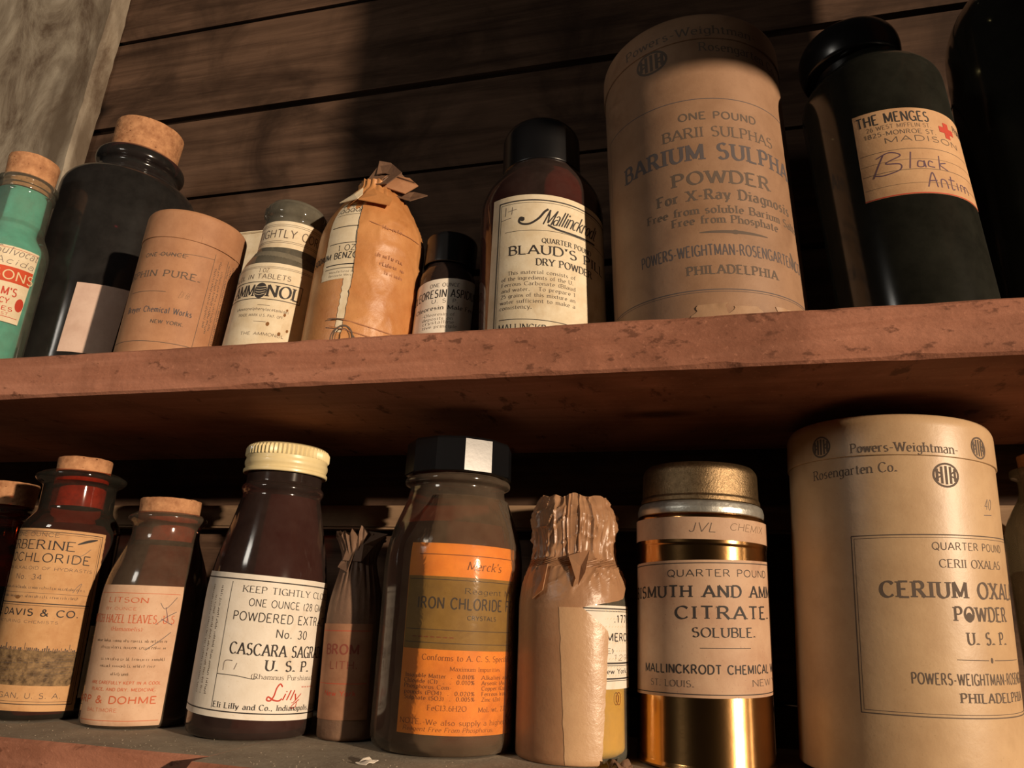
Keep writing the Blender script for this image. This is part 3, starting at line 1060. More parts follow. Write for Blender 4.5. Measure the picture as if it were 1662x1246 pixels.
lb.curve([(1, 41), (1.5, 46.5), (6.5, 47.2)], 0.5, PENCIL); lb.curve([(8.2, 42), (9.6, 46)], 0.5, PENCIL)
lb.curve([(-2.6, 38.6), (10, 38.5), (21, 37.3), (22.5, 39)], 0.45, INK)
for uu, hh, m_ in ((-14.5, 1.7, INKP), (-10.0, 1.9, INKF), (-19.0, 1.5, INKP)):
    v = 26.0
    while v < 86:
        for _ in range(rnd.randint(3, 8)):
            lb.line(uu - hh * .5, v, uu + hh * rnd.choice((.1, .15, .5)), v, .38, m_)
            if rnd.random() < .7:
                lb.line(uu + rnd.choice((-.5, 0, .1)) * hh, v, uu + rnd.choice((-.5, 0, .1)) * hh + .01, v + .9, .3, m_)
            v += 1.25
        v += 1.0
x = 55
for k in range(5):
    lb.line(x, 33.5, x + 2.0, 33.5, 0.9, plain('pink_stamp', (0.62, 0.30, 0.24), 0.8)); x += 2.8
lb.build('paper_label', t)

xf(1.0, 0.0)
# -- small paper wrapped bottle at the back
xf(0.912, 7.2)
t = thing('wrapped_bottle', 'small bottle in dark twisted paper between the cream-capped and black-capped bottles', 'bottle', (-.2356, .497, ZL), -1.2, rest_r=.02)
rr = random.Random(12)


def crinkle(amp, n, seed, zlo, zhi, jag=0.0):
    def f(r, z, a):
        w = min(1, max(0, (z - zlo) / max(1e-6, zhi - zlo)))
        k = noise.noise(Vector((math.sin(a) * 2.2 + seed, math.cos(a) * 2.2, z * 0.02)))
        fold = abs(math.sin(a * n * 0.5 + 3.0 * k)) - 0.5
        return r * (1 + amp * w * fold + 0.012 * k), (jag * noise.noise(Vector((math.sin(a) * 5 + seed, math.cos(a) * 5, seed))) if z >= zhi - 0.01 else 0)
    return f


pr = round_profile([(19, 0), (21.3, 1, 2), (21.6, 4, 2), (21.6, 80, 14), (13.5, 112, 8), (12.5, 120, 4), (15, 128, 4), (18.5, 137)])
obj('paper_wrapping', lathe(pr, 90, rfun=crinkle(0.16, 22, 1.0, 70, 137, 9)), P_DKWRAP, t)
obj('cork_stopper', lathe([(10, 112), (10.6, 131), (0, 131.2)], 32), CORK, t)
lb = Label(lambda v: 21.9, 21.9)
lb.sheet(P_BROWN, -22, 24, 10, 71)
DULLRED = plain('dull_red_ink', (0.22, 0.05, 0.03), 0.8)
lb.text("|BROM|", -12, 14, 50, 6.5, 'sansb', DULLRED); lb.text("|LITH.|", -7, 14, 40, 5, 'sans', DULLRED)
lb.line(-20, 30, 22, 30, 0.4, INKR); lb.line(-20, 66, 22, 66, 0.4, INKR)
lb.text("|New York|", -10, 14, 22, 3.2, 'sans', INKR)
lb.build('paper_label', t)

flake(t, 'twisted_paper', P_DKWRAP, [(-8, -13, 117), (8, -14, 116), (15, -8, 128), (26, -8, 137), (12, -12, 139), (-2, -14, 134)], .0003, 2.0)
flake(t, 'twisted_paper', P_DKWRAP, [(-12, -12, 112), (-2, -16, 108), (2, -14, 124), (-4, -10, 128)], .0003, -1.5)
xf(1.0, 0.0)

# -- big amber bottle, faceted black cap, orange label
xf(0.9763, 1.9)
t = thing('faceted_cap_bottle', 'large amber bottle with faceted black cap and orange IRON CHLORIDE label', 'bottle', (-.1681, .495, ZL), 0.4, rest_r=.044)
body, rf = glass_body(t, [(38, 1), (44, 0, 4), (47.0, 5, 4), (47.0, 126, 16), (35.5, 156, 8), (33.8, 163, 2), (33.6, 166, 1.0), (37.6, 168, 1), (38.0, 170, 1), (37.0, 172, 1), (33, 173.2), (32, 190)], G_HAZE)
contents(t, [(38, 4), (45, 8, 4), (45, 118, 12), (36, 140)], POW_RUST, 'crystal_fill')
bm = bmesh.new()
rings = []
for r, z in ((36.4, 174.0), (37.4, 174.6), (37.0, 196.6), (35.6, 198.4), (29, 198.6), (0, 198.6)):
    if r == 0:
        rings.append([bm.verts.new((0, 0, zm(z) * .001))]); continue
    rings.append([bm.verts.new((r * XF[0] * .001 / math.cos(math.pi / 12) * math.sin(a), -r * XF[0] * .001 / math.cos(math.pi / 12) * math.cos(a), zm(z) * .001)) for a in [2 * math.pi * k / 12 + math.radians(24.0) for k in range(12)]])
for A, B in zip(rings, rings[1:]):
    for k in range(12):
        if len(B) == 1:
            bm.faces.new((A[k], A[(k + 1) % 12], B[0]))
        else:
            bm.faces.new((A[k], A[(k + 1) % 12], B[(k + 1) % 12], B[k]))
bm.faces.new(list(reversed(rings[0])))
obj('faceted_cap', bm, BAKE, t, False)
# cellophane over the front half of the bottle, torn edges
lb = Label(lambda v: rf(v) + (0.9 if v > 8 else 0.5), 47)


def crk(u, v):
    w = 1.0 if v > 124 else 0.10
    return w * (1.0 * abs(noise.noise(Vector((u * 0.13, v * 0.05, 3)))) + 0.5 * abs(noise.noise(Vector((u * 0.4, v * 0.12, 7)))))


lb.sheet(CELLO, lambda v: -19 + (4 if v > 126 else 0) * (v - 126) / 8 + 1.6 * noise.noise(Vector((v * 0.08, 1, 1))), 92, 1.5, 158, off=0.75, low=0.65, nu=70, nv=90, curl=crk)
lb.build('cellophane_wrap', t)
lb = Label(rf, 47.2, -0.008)
lb.sheet(P_ORANGE, -14.2, 88, 11.8, 124.5)
lb.sheet(P_OLIVE, -13.9, 87.8, 59.6, 103.6, off=0.30)
T = lb.text
lb.line(-7, 117.3, 85, 117.3, 0.5, INKS)
T("|Merck's|", 24.9, 50.2, 108.4, 5.2, 'serifi', INKS)
T("Re|agent |Merck", 33.1, 54, 93.7, 3.3, 'serif', INK, .325)
T("|IRON CHLORIDE FER|RIC", -5.9, 69.2, 84.0, 6.6, 'sansb', INK, .325)
T("|CRYSTALS|", 26.8, 47.5, 77.8, 2.5, 'sansb', INK, .325)
for vv in (101.6, 71.2, 63.4):
    lb.line(-13, vv, 87, vv, 0.4, INK, .325)
for a0 in range(-8, 20, 4):
    lb.line(a0, 66.8, a0 + 2.8, 66.8, 0.8, INKS, .325)
T("|Conforms to A. C. S. Specificatio|ns", -0.1, 70.6, 53.3, 3.3, 'serif', INKS)
T("|Maximum Impurities|", 17.8, 53.4, 47.5, 2.5, 'serif', INKS)
for s, a, c, vv in (("|Insoluble Matter  .  0.010%|", -10.8, 33.5, 43.1), ("|Chloride (Cl)  .  .  0.010%|", -11.4, 33.7, 39.9), ("|Phosphorus Com-|", -11.1, 19.3, 36.8),
                    ("|pounds (PO4)  .  0.020%|", -10.8, 34.1, 33.5), ("|Sulphate (SO3)  .  0.005%|", -10.4, 34.3, 30.4), ("|Alkalies and Earths|", 38.6, 78, 43.0),
                    ("|Arsenic (As)|", 38.8, 59.9, 39.8), ("|Copper (Cu)|", 39.0, 60.1, 36.7), ("|Ferrous Iron|", 39.2, 60.4, 33.5), ("|Zinc (Zn)|", 39.4, 54.8, 30.3)):
    T(s, a, c, vv, 2.3, 'serifb', INKS)
T("|FeCl3.6H2O|", 5.4, 29.4, 24.7, 3.0, 'serif', INKS)
T("|Mol. wt. 270|", 37.5, 62, 24.3, 2.8, 'serif', INKS)
T("|NOTE.-We also supply a higher grade|", -12.2, 75, 17.0, 2.7, 'serif', INKS)
T("|Reagent Free From Phosphorus.|", -9.8, 49.6, 13.6, 2.2, 'serifi', INKS)
lb.build('paper_label', t)

xf(1.0, 0.0)
# -- bottle in waxed paper, yellow contents showing at the right
xf(1.0073, -0.6)
t = thing('wrapped_bottle', 'bottle in torn pinkish waxed paper showing yellow contents, left of gold tin', 'bottle', (-.0834, .497, ZL), -0.2, rest_r=.031)
body, rf = glass_body(t, [(27, 0.6), (32.2, 0, 3), (34.2, 4, 3), (34.2, 98, 14), (24.2, 118, 4), (23.6, 130, 3), (25.4, 136, 2), (25.4, 144, 2), (21, 147)], G_CLEAR)
contents(t, [(28, 3), (32.6, 6, 3), (32.6, 82, 6), (30, 88)], POW_YEL)
cork(t, 18.5, 124, 153)
lb = Label(rf, 34.2, 0.0)
lb.sheet(P_WHITE, -18, 57, 41.8, 89.3)
T = lb.text
for vv, w in ((87.4, .8), (85.9, .4), (56.2, 1.0), (54.9, .4), (47.6, .9), (46.4, .4)):
    lb.line(-15, vv, 53.5, vv, w, INK)
lb.line(53.5, 86, 53.5, 47, 0.35, INK)
T("|.1778|", 33.0, 52.0, 79.5, 4.2, 'sansb', INK)
T("|MERCK|", 26.7, 53.4, 68.8, 4.4, 'sansb', INK)
T("|E)|", 27.1, 32.2, 61.8, 2.8, 'serifb', INK)
T("|1294|", 32.0, 53.5, 57.8, 3.2, 'hand', INKP)
T("N|ew York.|", 27.0, 48.3, 50.4, 2.7, 'serifb', INK)
for k in range(12):
    for j in range(9):
        uu, vv = 26 + k * 2.6 + (j % 2) * 1.3, 49 + j * 4.6
        if uu < 54:
            lb.line(uu, vv, uu + 0.9, vv + 0.9, 0.28, CREAMINK, 0.30)
lb.build('paper_label', t)
lb = Label(lambda v: 34.2, 34.2)
pts = [(36.6 + 2.2 * math.cos(x), 36.5 + 3.4 * math.sin(x)) for x in [k * math.pi / 8 for k in range(17)]]
lb.strip(pts, [0.5] * 17, INKS, 0.3); lb.line(36.6, 38.5, 36.6, 34.5, 0.7, INKS, 0.3)
lb.build('stamped_mark', t)
# waxed paper: full round above the shoulder, torn open below on the right
bm = bmesh.new()
NA, NZ = 280, 130
grid = []
prw = round_profile([(33.6, 0.4), (35.0, 2, 2), (35.1, 98, 16), (26.2, 119, 6), (25.8, 128, 5), (27.6, 138, 3), (27.4, 146, 3), (24, 152, 3), (21.5, 158)])
prf = prof_r(prw)


def tear(h):
    """right edge of the paper (arc length, mm) at height h"""
    j = 0.7 * noise.noise(Vector((h * 0.25, 3, 9)))
    if h < 74:
        return 22.5 + 0.07 * h + j
    if h < 88:
        return 27.7 - (h - 74) * 1.25 + j * 0.5
    if h < 93:
        return 10.5 + (h - 88) * 6.0 + j
    if h < 112:
        return 40.5 + (h - 93) * 1.2 + j
    return 62.0 + max(0, h - 112) * 9


for outer in (0, 1):
    g = []
    for i in range(NZ + 1):
        h = 0.5 + 157.0 * i / NZ
        ue = min(tear(h), 107.2)
        ul = -107.2 + (0 if ue > 107 else 0)
        row = []
        for k in range(NA + 1):
            u = ul + (ue - ul) * k / NA
            a = u / 34.2
            ca, sa = math.cos(a), math.sin(a)
            w = min(1, max(0, (h - 92) / 20))
            nz = noise.noise(Vector((sa * 2.5 + 4, ca * 2.5, h * 0.02)))
            ph = (a * 2.1 + 1.5 * nz + 0.5 * noise.noise(Vector((sa * 5, ca * 5, 2.0)))) % 1.0
            fold = (ph / 0.86 if ph < 0.86 else (1 - ph) / 0.14) - 0.5       # overlapping knife pleats
            q1 = noise.noise(Vector((sa * 3.4 + 9, ca * 3.4 + 0.012 * h, h * 0.016)))
            q2 = noise.noise(Vector((sa * 6.5 + 2, ca * 6.5, h * 0.03 + 4)))
            q3 = noise.noise(Vector((sa * 2.2 + 5, ca * 2.2 - 0.03 * h, h * 0.07 + 1)))
            rid = max(0, 1 - 7 * abs(q1)) * 1.5 + max(0, 1 - 8 * abs(q2)) * 0.5 + max(0, 1 - 9 * abs(q3)) * 1.1
            r = prf(h) + w * (1.0 * fold + rid - 0.3) + 0.2 * nz * (1 - w)
            if h > 88 and ue - u < 9 and h < 114:
                r += 1.6 * (1 - (ue - u) / 9) * (h - 88) / 26      # lifted flap
            if h > 150:
                r += 2.0 * noise.noise(Vector((sa * 3, ca * 3, h * 0.2))); 
            hz = h + (3.2 * noise.noise(Vector((sa * 3 + 5, ca * 3, 1))) * max(0, (h - 148) / 10))
            rr_ = r + (0.28 if outer else 0)
            rr_ *= XF[0]
            row.append(bm.verts.new((rr_ * .001 * sa, -rr_ * .001 * ca, zm(hz) * .001)))
        g.append(row)
    grid.append(g)
for i in range(NZ):
    for k in range(NA):
        a = grid[1]; bm.faces.new((a[i][k], a[i][k + 1], a[i + 1][k + 1], a[i + 1][k]))
        a = grid[0]; bm.faces.new((a[i][k], a[i + 1][k], a[i + 1][k + 1], a[i][k + 1]))
    for k in (0, NA):
        f = (grid[0][i][k], grid[1][i][k], grid[1][i + 1][k], grid[0][i + 1][k])
        bm.faces.new(f)
for k in range(NA):
    for i in (0, NZ):
        bm.faces.new((grid[0][i][k], grid[0][i][k + 1], grid[1][i][k + 1], grid[1][i][k]))
# gathered top
topv = [grid[1][NZ][k] for k in range(NA + 1)]
c = bm.verts.new((0, 0, zm(154.5) * .001))
for k in range(NA):
    bm.faces.new((topv[k], topv[k + 1], c))
bmesh.ops.recalc_face_normals(bm, faces=bm.faces)
wp = obj('waxed_paper', bm, P_WAX, t)


lb = Label(lambda v: prf(v) + .45, 34.2)
P_WAX2 = paper('waxed_paper_fold', (0.561, 0.357, 0.200), (0.476, 0.281, 0.153), (0.340, 0.187, 0.093), 0.34, 22, 0.6, 0.3)
lb.sheet(P_WAX2, lambda v: 1.5 - 0.05 * v + .5 * noise.noise(Vector((v * .15, 2, 6))), lambda v: min(tear(v), 40) - .1, 1.0, 87.5, off=.07, low=.02, nv=60,
         curl=lambda u, v: .08 * noise.noise(Vector((u * .08, v * .05, 3))))
lb.build('overlapping_fold', wp)
flake(wp, 'torn_flap', P_WAX, [cyl(2, 118, 31), cyl(16, 122, 33), cyl(12, 108, 38), cyl(8, 100, 37.5)], bend=1.2)
flake(wp, 'torn_flap', P_WAX, [cyl(-20, 112, 32), cyl(-12, 113, 32.5), cyl(-12, 97, 38), cyl(-20, 92, 37)], bend=1.2)

xf(1.0, 0.0)
# -- gold tin jar
t = thing('metal_tin', 'gold lacquered tin with tan BISMUTH AND AMMONIUM CITRATE label', 'tin', (-.0040, .5103, ZL), 0.9, rest_r=.039)
pr = round_profile([(36, 0), (41.4, 0.2, 1), (41.8, 1.5, .5), (41.2, 3, .5), (40.8, 4), (40.8, 126, .5), (41.3, 127, .5), (41.2, 143, 1), (40.4, 145.5, 1), (38.5, 146.5), (0, 146.5)])
obj('tin_body', lathe(pr, 120, close=False), GOLD, t)
obj('neck_band', lathe(round_profile([(38.6, 145.2), (40.4, 145.8, .5), (40.6, 149, .8), (39.6, 152.5, .5), (38.6, 153.4), (0, 153.4)]), 96), SILVER, t)
obj('tin_lid', lathe(round_profile([(37.8, 153.6), (38.6, 154, .3), (38.4, 156.5, .5), (37.6, 158, .5), (37.2, 175, 3), (34.5, 178.6, 1), (0, 179.2)]), 120, close=False), TARN, t)
rf = lambda v: 40.8
lb = Label(rf, 40.8, 0.04)
lb.sheet(P_BISM, lambda v: -64 + 0.4 * noise.noise(Vector((v, 2, 0))), 66, 40.4, 117.6)
T = lb.text
lb.line(-63, 115.8, 65, 115.8, 0.55, INK); lb.line(-63, 42.2, 65, 42.2, 0.55, INK)
T("|QUARTER POUND|", -20.7, 48.8, 107.9, 4.0, 'sans', INK)
T("|BISMUTH AND AMM|ONIUM", -55, 56.1, 96.0, 6.6, 'slabb', INK)
T("|CITRATE.|", -15.6, 49.8, 83.7, 7.0, 'slabb', INK)
T("|SOLUBLE.|", -5.8, 33.6, 73.5, 5.2, 'serifb', INK)
lb.line(-1.6, 67.4, 29.6, 67.4, 0.45, INK)
T("|MALLINCKRODT CHEMICAL| WORKS", -39.9, 46.1, 53.4, 4.7, 'sansb', INK)
T("|ST. LOUIS.|", -34.5, -5.4, 46.0, 3.5, 'serif', INKF)
T("|NEW| YORK", 29.7, 48.0, 46.6, 3.5, 'serif', INKF)
PUR = plain('purple_stain', (0.20, 0.095, 0.085), 0.8)
lb.build('paper_label', t)
lb = Label(lambda v: 41.3, 41.3, 0)
lb.sheet(P_BISM, -100, 100, 129.2, 142.6, nu=80)
lb.text("|JVL|", -6.8, 9.2, 133.6, 5.5, 'hand', INKF); lb.text("|CHEMIX|", 18, 46, 135.4, 4.2, 'hand', INKP)
lb.build('paper_band', t)

# -- big buff paper can at lower right
xf(1.1045, -8.5)
t = thing('paper_can', 'large buff paper can with boxed CERIUM OXALATE lettering at lower right', 'can', (.1107, .522, ZL), 2.2, rest_r=.052)
lb = Label(54, 54)
bm = lb.bm
lb.ink = 0.055
lb.mi(P_KRAFT2)
lathe(round_profile([(50, 0), (53.6, 0.3, 1), (54, 2, 1), (54, 186)]), 120, bm=bm)
lb.k = 0.05
T = lb.text
for w, d in ((0.55, 0), (0.28, 1.4)):
    lb.frame(-31 + d, 125 - d, 41.6 + d, 127.0 - d, w, INKF)
T("|QUARTER POUN|D", 6.8, 48.6, 119.6, 3.6, 'sans', INKF)
T("|CERII OXALA|S", 9.5, 45.6, 110.9, 4.0, 'serif', INKF)
T("|CERIUM OXA|LATE", -18.2, 51, 96.3, 7.6, 'slabb', INKF)
T("|POWDER|", 14.6, 49.2, 85.5, 6.6, 'slabb', INKF)
T("|U. S. P.|", 20.0, 46.0, 74.6, 5.6, 'slabb', INKF)
lb.line(13.7, 67.6, 31, 67.4, 0.35, INKF); lb.line(35, 67.4, 60, 67.2, 0.35, INKF); lb.disc(33, 67.4, 0.8, 1.3, INKF)
T("|POWERS-WEIGHTMAN-ROSENG|ARTEN CO.", -7.3, 60.2, 56.2, 5.0, 'sansb', INKF)
T("|PHILADELPHI|A", 13.8, 55, 48.3, 4.2, 'slabb', INKF)
T("|Rosengarten Co.|", -52, -6.6, 159.6, 5.2, 'serif', INKF)
lb.disc(22.2, 87.2, 1.8, 2.4, INKF)


def monogram(lb, u, v, ru, rv, m, vmin=-1e9):
    """round stamp of upright bars between two rims"""
    for k in range(-2, 3):
        x = u + k * ru * 0.36
        hgt = rv * math.sqrt(max(0, 1 - (k * 0.36) ** 2)) * 0.80
        if v + hgt > vmin:
            lb.line(x, max(vmin, v - hgt), x, v + hgt, ru * 0.20, m)
    pts = [(u + ru * math.cos(2 * math.pi * i / 28), v + rv * math.sin(2 * math.pi * i / 28)) for i in range(29)]
    pts = [p for p in pts if p[1] > vmin]
    if len(pts) > 2:
        lb.strip(pts, [ru * 0.16] * len(pts), m)
    for k in (-1, 1):
        lb.curve([(u + k * ru * 0.85, v + rv * 0.4), (u + k * ru * 0.35, v), (u + k * ru * 0.85, v - rv * 0.3)], ru * 0.12, m)


monogram(lb, 17.2, 157.5, 6.6, 6.0, INKF)
lb.text("|40|", 40, 46, 141, 5.5, 'hand', PENCIL); lb.line(39, 138, 46, 138.4, 0.4, PENCIL)
lb.build('can_body', t)
lb = Label(54.9, 54.9)
lb.ink = 0.055
lb.mi(P_KRAFT2)
lathe(round_profile([(54.2, 167.2), (54.9, 167.4, .2), (54.7, 186, 4), (52.5, 190.2, 2), (0, 191.0)]), 120, bm=lb.bm, close=False)
lb.rf = lambda v: 54.9
lb.k = 0.0
lb.text("|Powers-Weightman-|", -28.7, 25, 169.0, 5.0, 'serif', INKF)
monogram(lb, -46, 174.5, 5.6, 5.6, INKF); monogram(lb, 40, 174.5, 5.6, 5.6, INKF)
lb.build('can_lid', t)

xf(1.0, 0.0)
# -- dark bottle with peeling brown label at the right frame edge
t = thing('dark_bottle', 'dusty dark glass bottle with peeling brown label at right edge, lower shelf', 'bottle', (.2235, .56, ZL))
body, rf = glass_body(t, [(24, 0.6), (28, 0, 2), (30, 4, 3), (30, 148, 14), (17, 170, 5), (17, 180, 2), (21, 182, 1), (21, 187, 1), (17, 188)], G_GREY)
contents(t, [(25, 3), (28, 6, 3), (28, 120)], POW_DARK)
cork(t, 15.5, 170, 197)
lb = Label(rf, 30, 0)
lb.sheet(P_OCHRE, lambda v: -34 + max(0, (v - 60)) * 0.35, 45, 30, 118, curl=lambda u, v: 4.0 * max(0, (-u - 12) / 20) ** 2)
lb.build('paper_label', t)

# ------------------------------------------------------------------ UPPER ROW
# -- green bottle
xf(0.9565, -7.2)
t = thing('corked_bottle', 'turquoise-filled corked bottle with cream and red label, far left upper shelf', 'bottle', (-.5619, .44, ZU), 1.7, rest_r=.029)
body, rf = glass_body(t, [(24, 0.6), (28, 0, 2), (30.2, 4, 3), (30.2, 128, 9), (22.2, 143, 4), (21.8, 176, 2), (23.2, 179, 1), (23.2, 182, .8), (22.4, 184, .6), (24.2, 186, 1), (24.2, 190, 1.5), (20, 193)], G_CLEAR)
contents(t, [(25, 3), (28.9, 6, 3), (28.9, 124, 7), (19.5, 137, 2), (17.5, 141, 1), (17.5, 145, 1), (20.9, 148, 1), (20.7, 179)], POW_TURQ)
cork(t, 20.4, 181, 214)
lb = Label(rf, 30.2, 0.05, 40)
lb.sheet(P_CREAM, -24, lambda v: 48 + 0.045 * (v - 52), 53, 119.5)
T = lb.text
lb.sheet(P_RED, -23.8, lambda v: 47.6 + 0.045 * (v - 52), 87.6, 101.2, off=.28)
T("PARS|ONS|", 27.2, 51.5, 90.0, 8.0, 'sans', CREAMINK, .305)
T("S|ulvocat|", 22.0, 50, 112, 7.0, 'hand', PENCIL)
T("A|cida|", 26.7, 48.6, 103.4, 5.6, 'hand', PENCIL)
T("ADA|M'S|", 29.5, 40.5, 76.0, 7.0, 'sansb', INKR)
T("PHARMA|CY|", 29.6, 36.4, 68.9, 4.6, 'sansb', INKR)
T("DRUGS & DY|ES|", 32.4, 40.5, 62.7, 3.4, 'sansb', INKR)
lb.disc(45, 70, 3.6, 6, INKR); lb.line(30, 57.5, 46, 57.5, 0.5, INKR)
T("|ST.|", 33, 40, 58.6, 2.4, 'sans', INKR)
lb.line(-20, 117.6, 50, 117.6, 0.4, INKO)
lb.build('paper_label', t)

xf(1.0, 0.0)
# -- big purple black bottle
xf(1.0707, 11.7)
t = thing('corked_bottle', 'big purple-black corked bottle with small blank pale label, upper shelf', 'bottle', (-.5512, .53, ZU), 4.4, rest_r=.055)
body, rf = glass_body(t, [(46, 1), (54, 0, 4), (57.5, 6, 5), (57.5, 188, 34), (34, 202, 4), (32.8, 206, 3), (33, 210, 2), (37.8, 213, 3), (38.2, 221, 4), (31, 226)], G_BLACK)
cork(t, 29.6, 200, 256)
lb = Label(rf, 57.5, 0.10, 45)
lb.sheet(P_PALE, 25, lambda v: 62 + 0.02 * v, 21, 80)
lb.build('paper_label', t)

xf(1.0, 0.0)
# -- orange tan round box
xf(1.0216, 3.6)
t = thing('round_box', 'round orange-tan paper box printed PURE and NEW YORK, upper shelf', 'box', (-.4103, .472, ZU), 4.2, rest_r=.036)
lb = Label(37.5, 37.5, 0.05, 15)
lb.ink = 0.055
lb.mi(P_BOX)
lathe(round_profile([(35, 0), (37.3, 0.2, .6), (37.5, 1.5, .6), (37.5, 118)]), 110, bm=lb.bm)
T = lb.text
T("ONE |OUNCE|", 3.7, 22.7, 84.3, 3.0, 'sansb', INKF); lb.line(2, 85.6, 24, 86, 0.35, INKF)
lb.line(22.5, 87.5, 43, 89.2, 0.35, INKF)
T("MORPHI|N PURE.|", -1.1, 36.1, 67.4, 5.2, 'slab', INKF)
lb.line(-16, 55.2, 14.7, 55.2, 0.45, INKF)
T("Breyer |Chemical Works|", 1.6, 36.1, 38.4, 4.6, 'sansb', INKB)
T("|NEW YORK.|", 9.2, 32.2, 29.9, 2.7, 'sansb', INKF)
lb.line(43.2, 94, 41.6, 12, 0.4, INKF); lb.line(55.6, 93, 55.0, 12, 0.4, INKF); lb.line(-25, 16.2, 41.5, 16.2, 0.4, INKF)
for uu, a, c in ((46, 34, 82), (48.9, 30, 84), (51.8, 33, 83), (57.5, 14, 88), (60.4, 14, 88), (63.3, 14, 88)):
    v = a
    while v < c:
        for _ in range(rnd.randint(3, 8)):
            lb.line(uu - .9, v, uu + rnd.choice((.2, .3, .9)), v, .42, INKF)
            if rnd.random() < .7:
                w = uu + rnd.choice((-.9, 0, .2))
                lb.line(w, v, w + .01, v + 1.0, .32, INKF)
            v += 1.4
        v += 1.1
x = 32
lb.text("|Eli 66|", 24, 31, 52, 5, 'hand', INKP)
lb.build('box_body', t)
lb = Label(38.2, 38.2)
lb.ink = 0.055
lb.mi(P_BOX)
lathe(round_profile([(37.7, 99.6), (38.2, 99.8, .2), (38.1, 122, 2.5), (36.5, 124.6, 1), (0, 124.8)]), 110, bm=lb.bm, close=False)
lb.build('box_lid', t)
lb = Label(38.2, 38.2, -0.02, 30)
lb.sheet(P_BOX, 31, 63, 99.8, 106, off=.3, low=.05)
lb.frame(32, 62, 100.8, 105, 0.35, INKF)
lb.build('sealing_strip', t)

xf(1.0, 0.0)
# -- cream card carton behind
t = thing('carton', 'cream card carton showing behind round box and clear stoppered bottle', 'carton', (-.424, .582, ZU))
bm = bmesh.new(); box(bm, -.031, .031, -.014, .014, 0.0003, .186, 0, .0008)
obj('carton_body', bm, P_CREAM, t, False)
bm = bmesh.new(); box(bm, -.0314, .0314, -.0144, .0144, .1862, .1885, 0, .0006)
obj('carton_flap', bm, P_CREAM, t, False)

# -- clear bottle, cream label AMMONOL
xf(1.0146, 2.4)
t = thing('clear_bottle', 'clear stoppered bottle with cream AMMONOL tablets label and neck band', 'bottle', (-.3333, .485, ZU), 6.2, rest_r=.03)
body, rf = glass_body(t, [(25, 0.6), (29, 0, 2), (31, 4, 3), (31, 82, 8), (23.2, 98, 4), (22.8, 127, 2), (25.2, 130, 2), (25.6, 137, 3), (22, 141)], G_GREY)
contents(t, [(26, 3), (29.6, 6, 3), (29.6, 84, 6), (25, 95)], POW_GREY, 'tablet_fill')
obj('glass_stopper', lathe(round_profile([(18, 112), (21.4, 140.5), (21.6, 142.2, 1), (18, 144.5, 1), (0, 145)]), 64, close=False), G_GREY, t)
lb = Label(lambda v: 23.2, 23.2, 0.10, 8)
lb.sheet(P_CREAM, -40, 45, 99.8, 122.6)
for vv, w in ((119.6, .3), (118.2, .3), (105.2, .3), (103.9, .3)):
    lb.line(-39, vv, 44, vv, w, INKF)
lb.text("TIGH|TLY C|ORKED", 2.4, 26.2, 108.2, 6.8, 'sans', INKF)
lb.build('neck_label', t)
lb = Label(rf, 31, 0.10, 16)
lb.sheet(P_CREAM, -40, 47, 10, 84)
T = lb.text
lb.line(-39, 80.4, 46, 80.4, .3, INKF); lb.line(-39, 79.2, 46, 79.2, .3, INKF)
T("|1 OZ.|", 0.6, 9.4, 75.4, 3.3, 'sans', INKF)
T("SALOL |IN TABLETS|", -8, 25.4, 70.2, 3.8, 'sans', INKF)
lb.frame(-26, 36.4, 53.6, 67.4, .6, INK)
T("A|MM|", -13.0, 0.4, 55.8, 9.4, 'serifb', INK)
T("|NOL|", 10.6, 35.0, 55.8, 9.4, 'serifb', INK)
# globe for the O of the name
lb.disc(5.5, 60.3, 4.7, 6.4, INK, .28, 20)
for k in range(4):
    lb.curve([(1.8, 57.6 + k * 1.9), (5.2, 56.8 + k * 2.1), (9.3, 58.2 + k * 1.9)], .35, P_CREAM, .30)
T("|(Ammonolphenylacetamide)|", -11, 29.5, 44.3, 2.3, 'sans', INKF)
T("|TRADE MARK U.S. PAT. OFF.|", -8, 27.0, 39.4, 2.0, 'sans', INKF)
lb.line(6, 48.6, 15, 48.6, .35, INKF); lb.line(6, 35.4, 15, 35.4, .35, INKF)
T("|THE AMMONOL|", -2, 30, 24.6, 2.4, 'sans', INKF)
for u, v, a in ((27, 43, 1.0), (16.5, 34, 1.3), (26, 27.5, 1.2), (31.5, 31, 1.0), (28, 47, .8)):
    lb.disc(u, v, a, a * 1.3, RUST)
lb.build('paper_label', t)

xf(1.0, 0.0)
# -- paper wrapped benzoate bottle
xf(1.0652, 10.8)
t = thing('wrapped_bottle', 'bottle in torn orange paper with twisted top and cream BENZOATE label strip', 'bottle', (-.2565, .490, ZU), 3.6, rest_r=.036)
prb = round_profile([(35, 0), (38, 0.4, 2), (38.4, 3, 2), (38.4, 100, 14), (22, 130, 5), (16.5, 137, 3), (17, 143), ])
obj('paper_wrapping', lathe(prb, 120, rfun=crinkle(0.10, 26, 3.0, 104, 143, 3)), P_BENZO, t)
rb = prof_r(prb)
lb = Label(rb, 38.4, 0.09, 0)
le = lambda v: -16 + 0.6 * noise.noise(Vector((v * .3, 2, 1)))
lb.sheet(P_CREAM, le, 10, 50.5, 115.5, off=.26)
T = lb.text
for vv, w in ((112.2, .7), (102.2, .4), (91.4, .7), (78.2, .6), (61.5, .8), (58.6, .5)):
    lb.line(-13.5, vv, 10, vv, w, INK)
for k in range(5):
    u = -11.5 + k * 4.6
    lb.curve([(u - 2.6, 104), (u, 108.5), (u + 2.2, 106.8), (u + .6, 104.6), (u - .8, 106)], .6, INK); lb.disc(u, 110.2, .5, .5, INK)
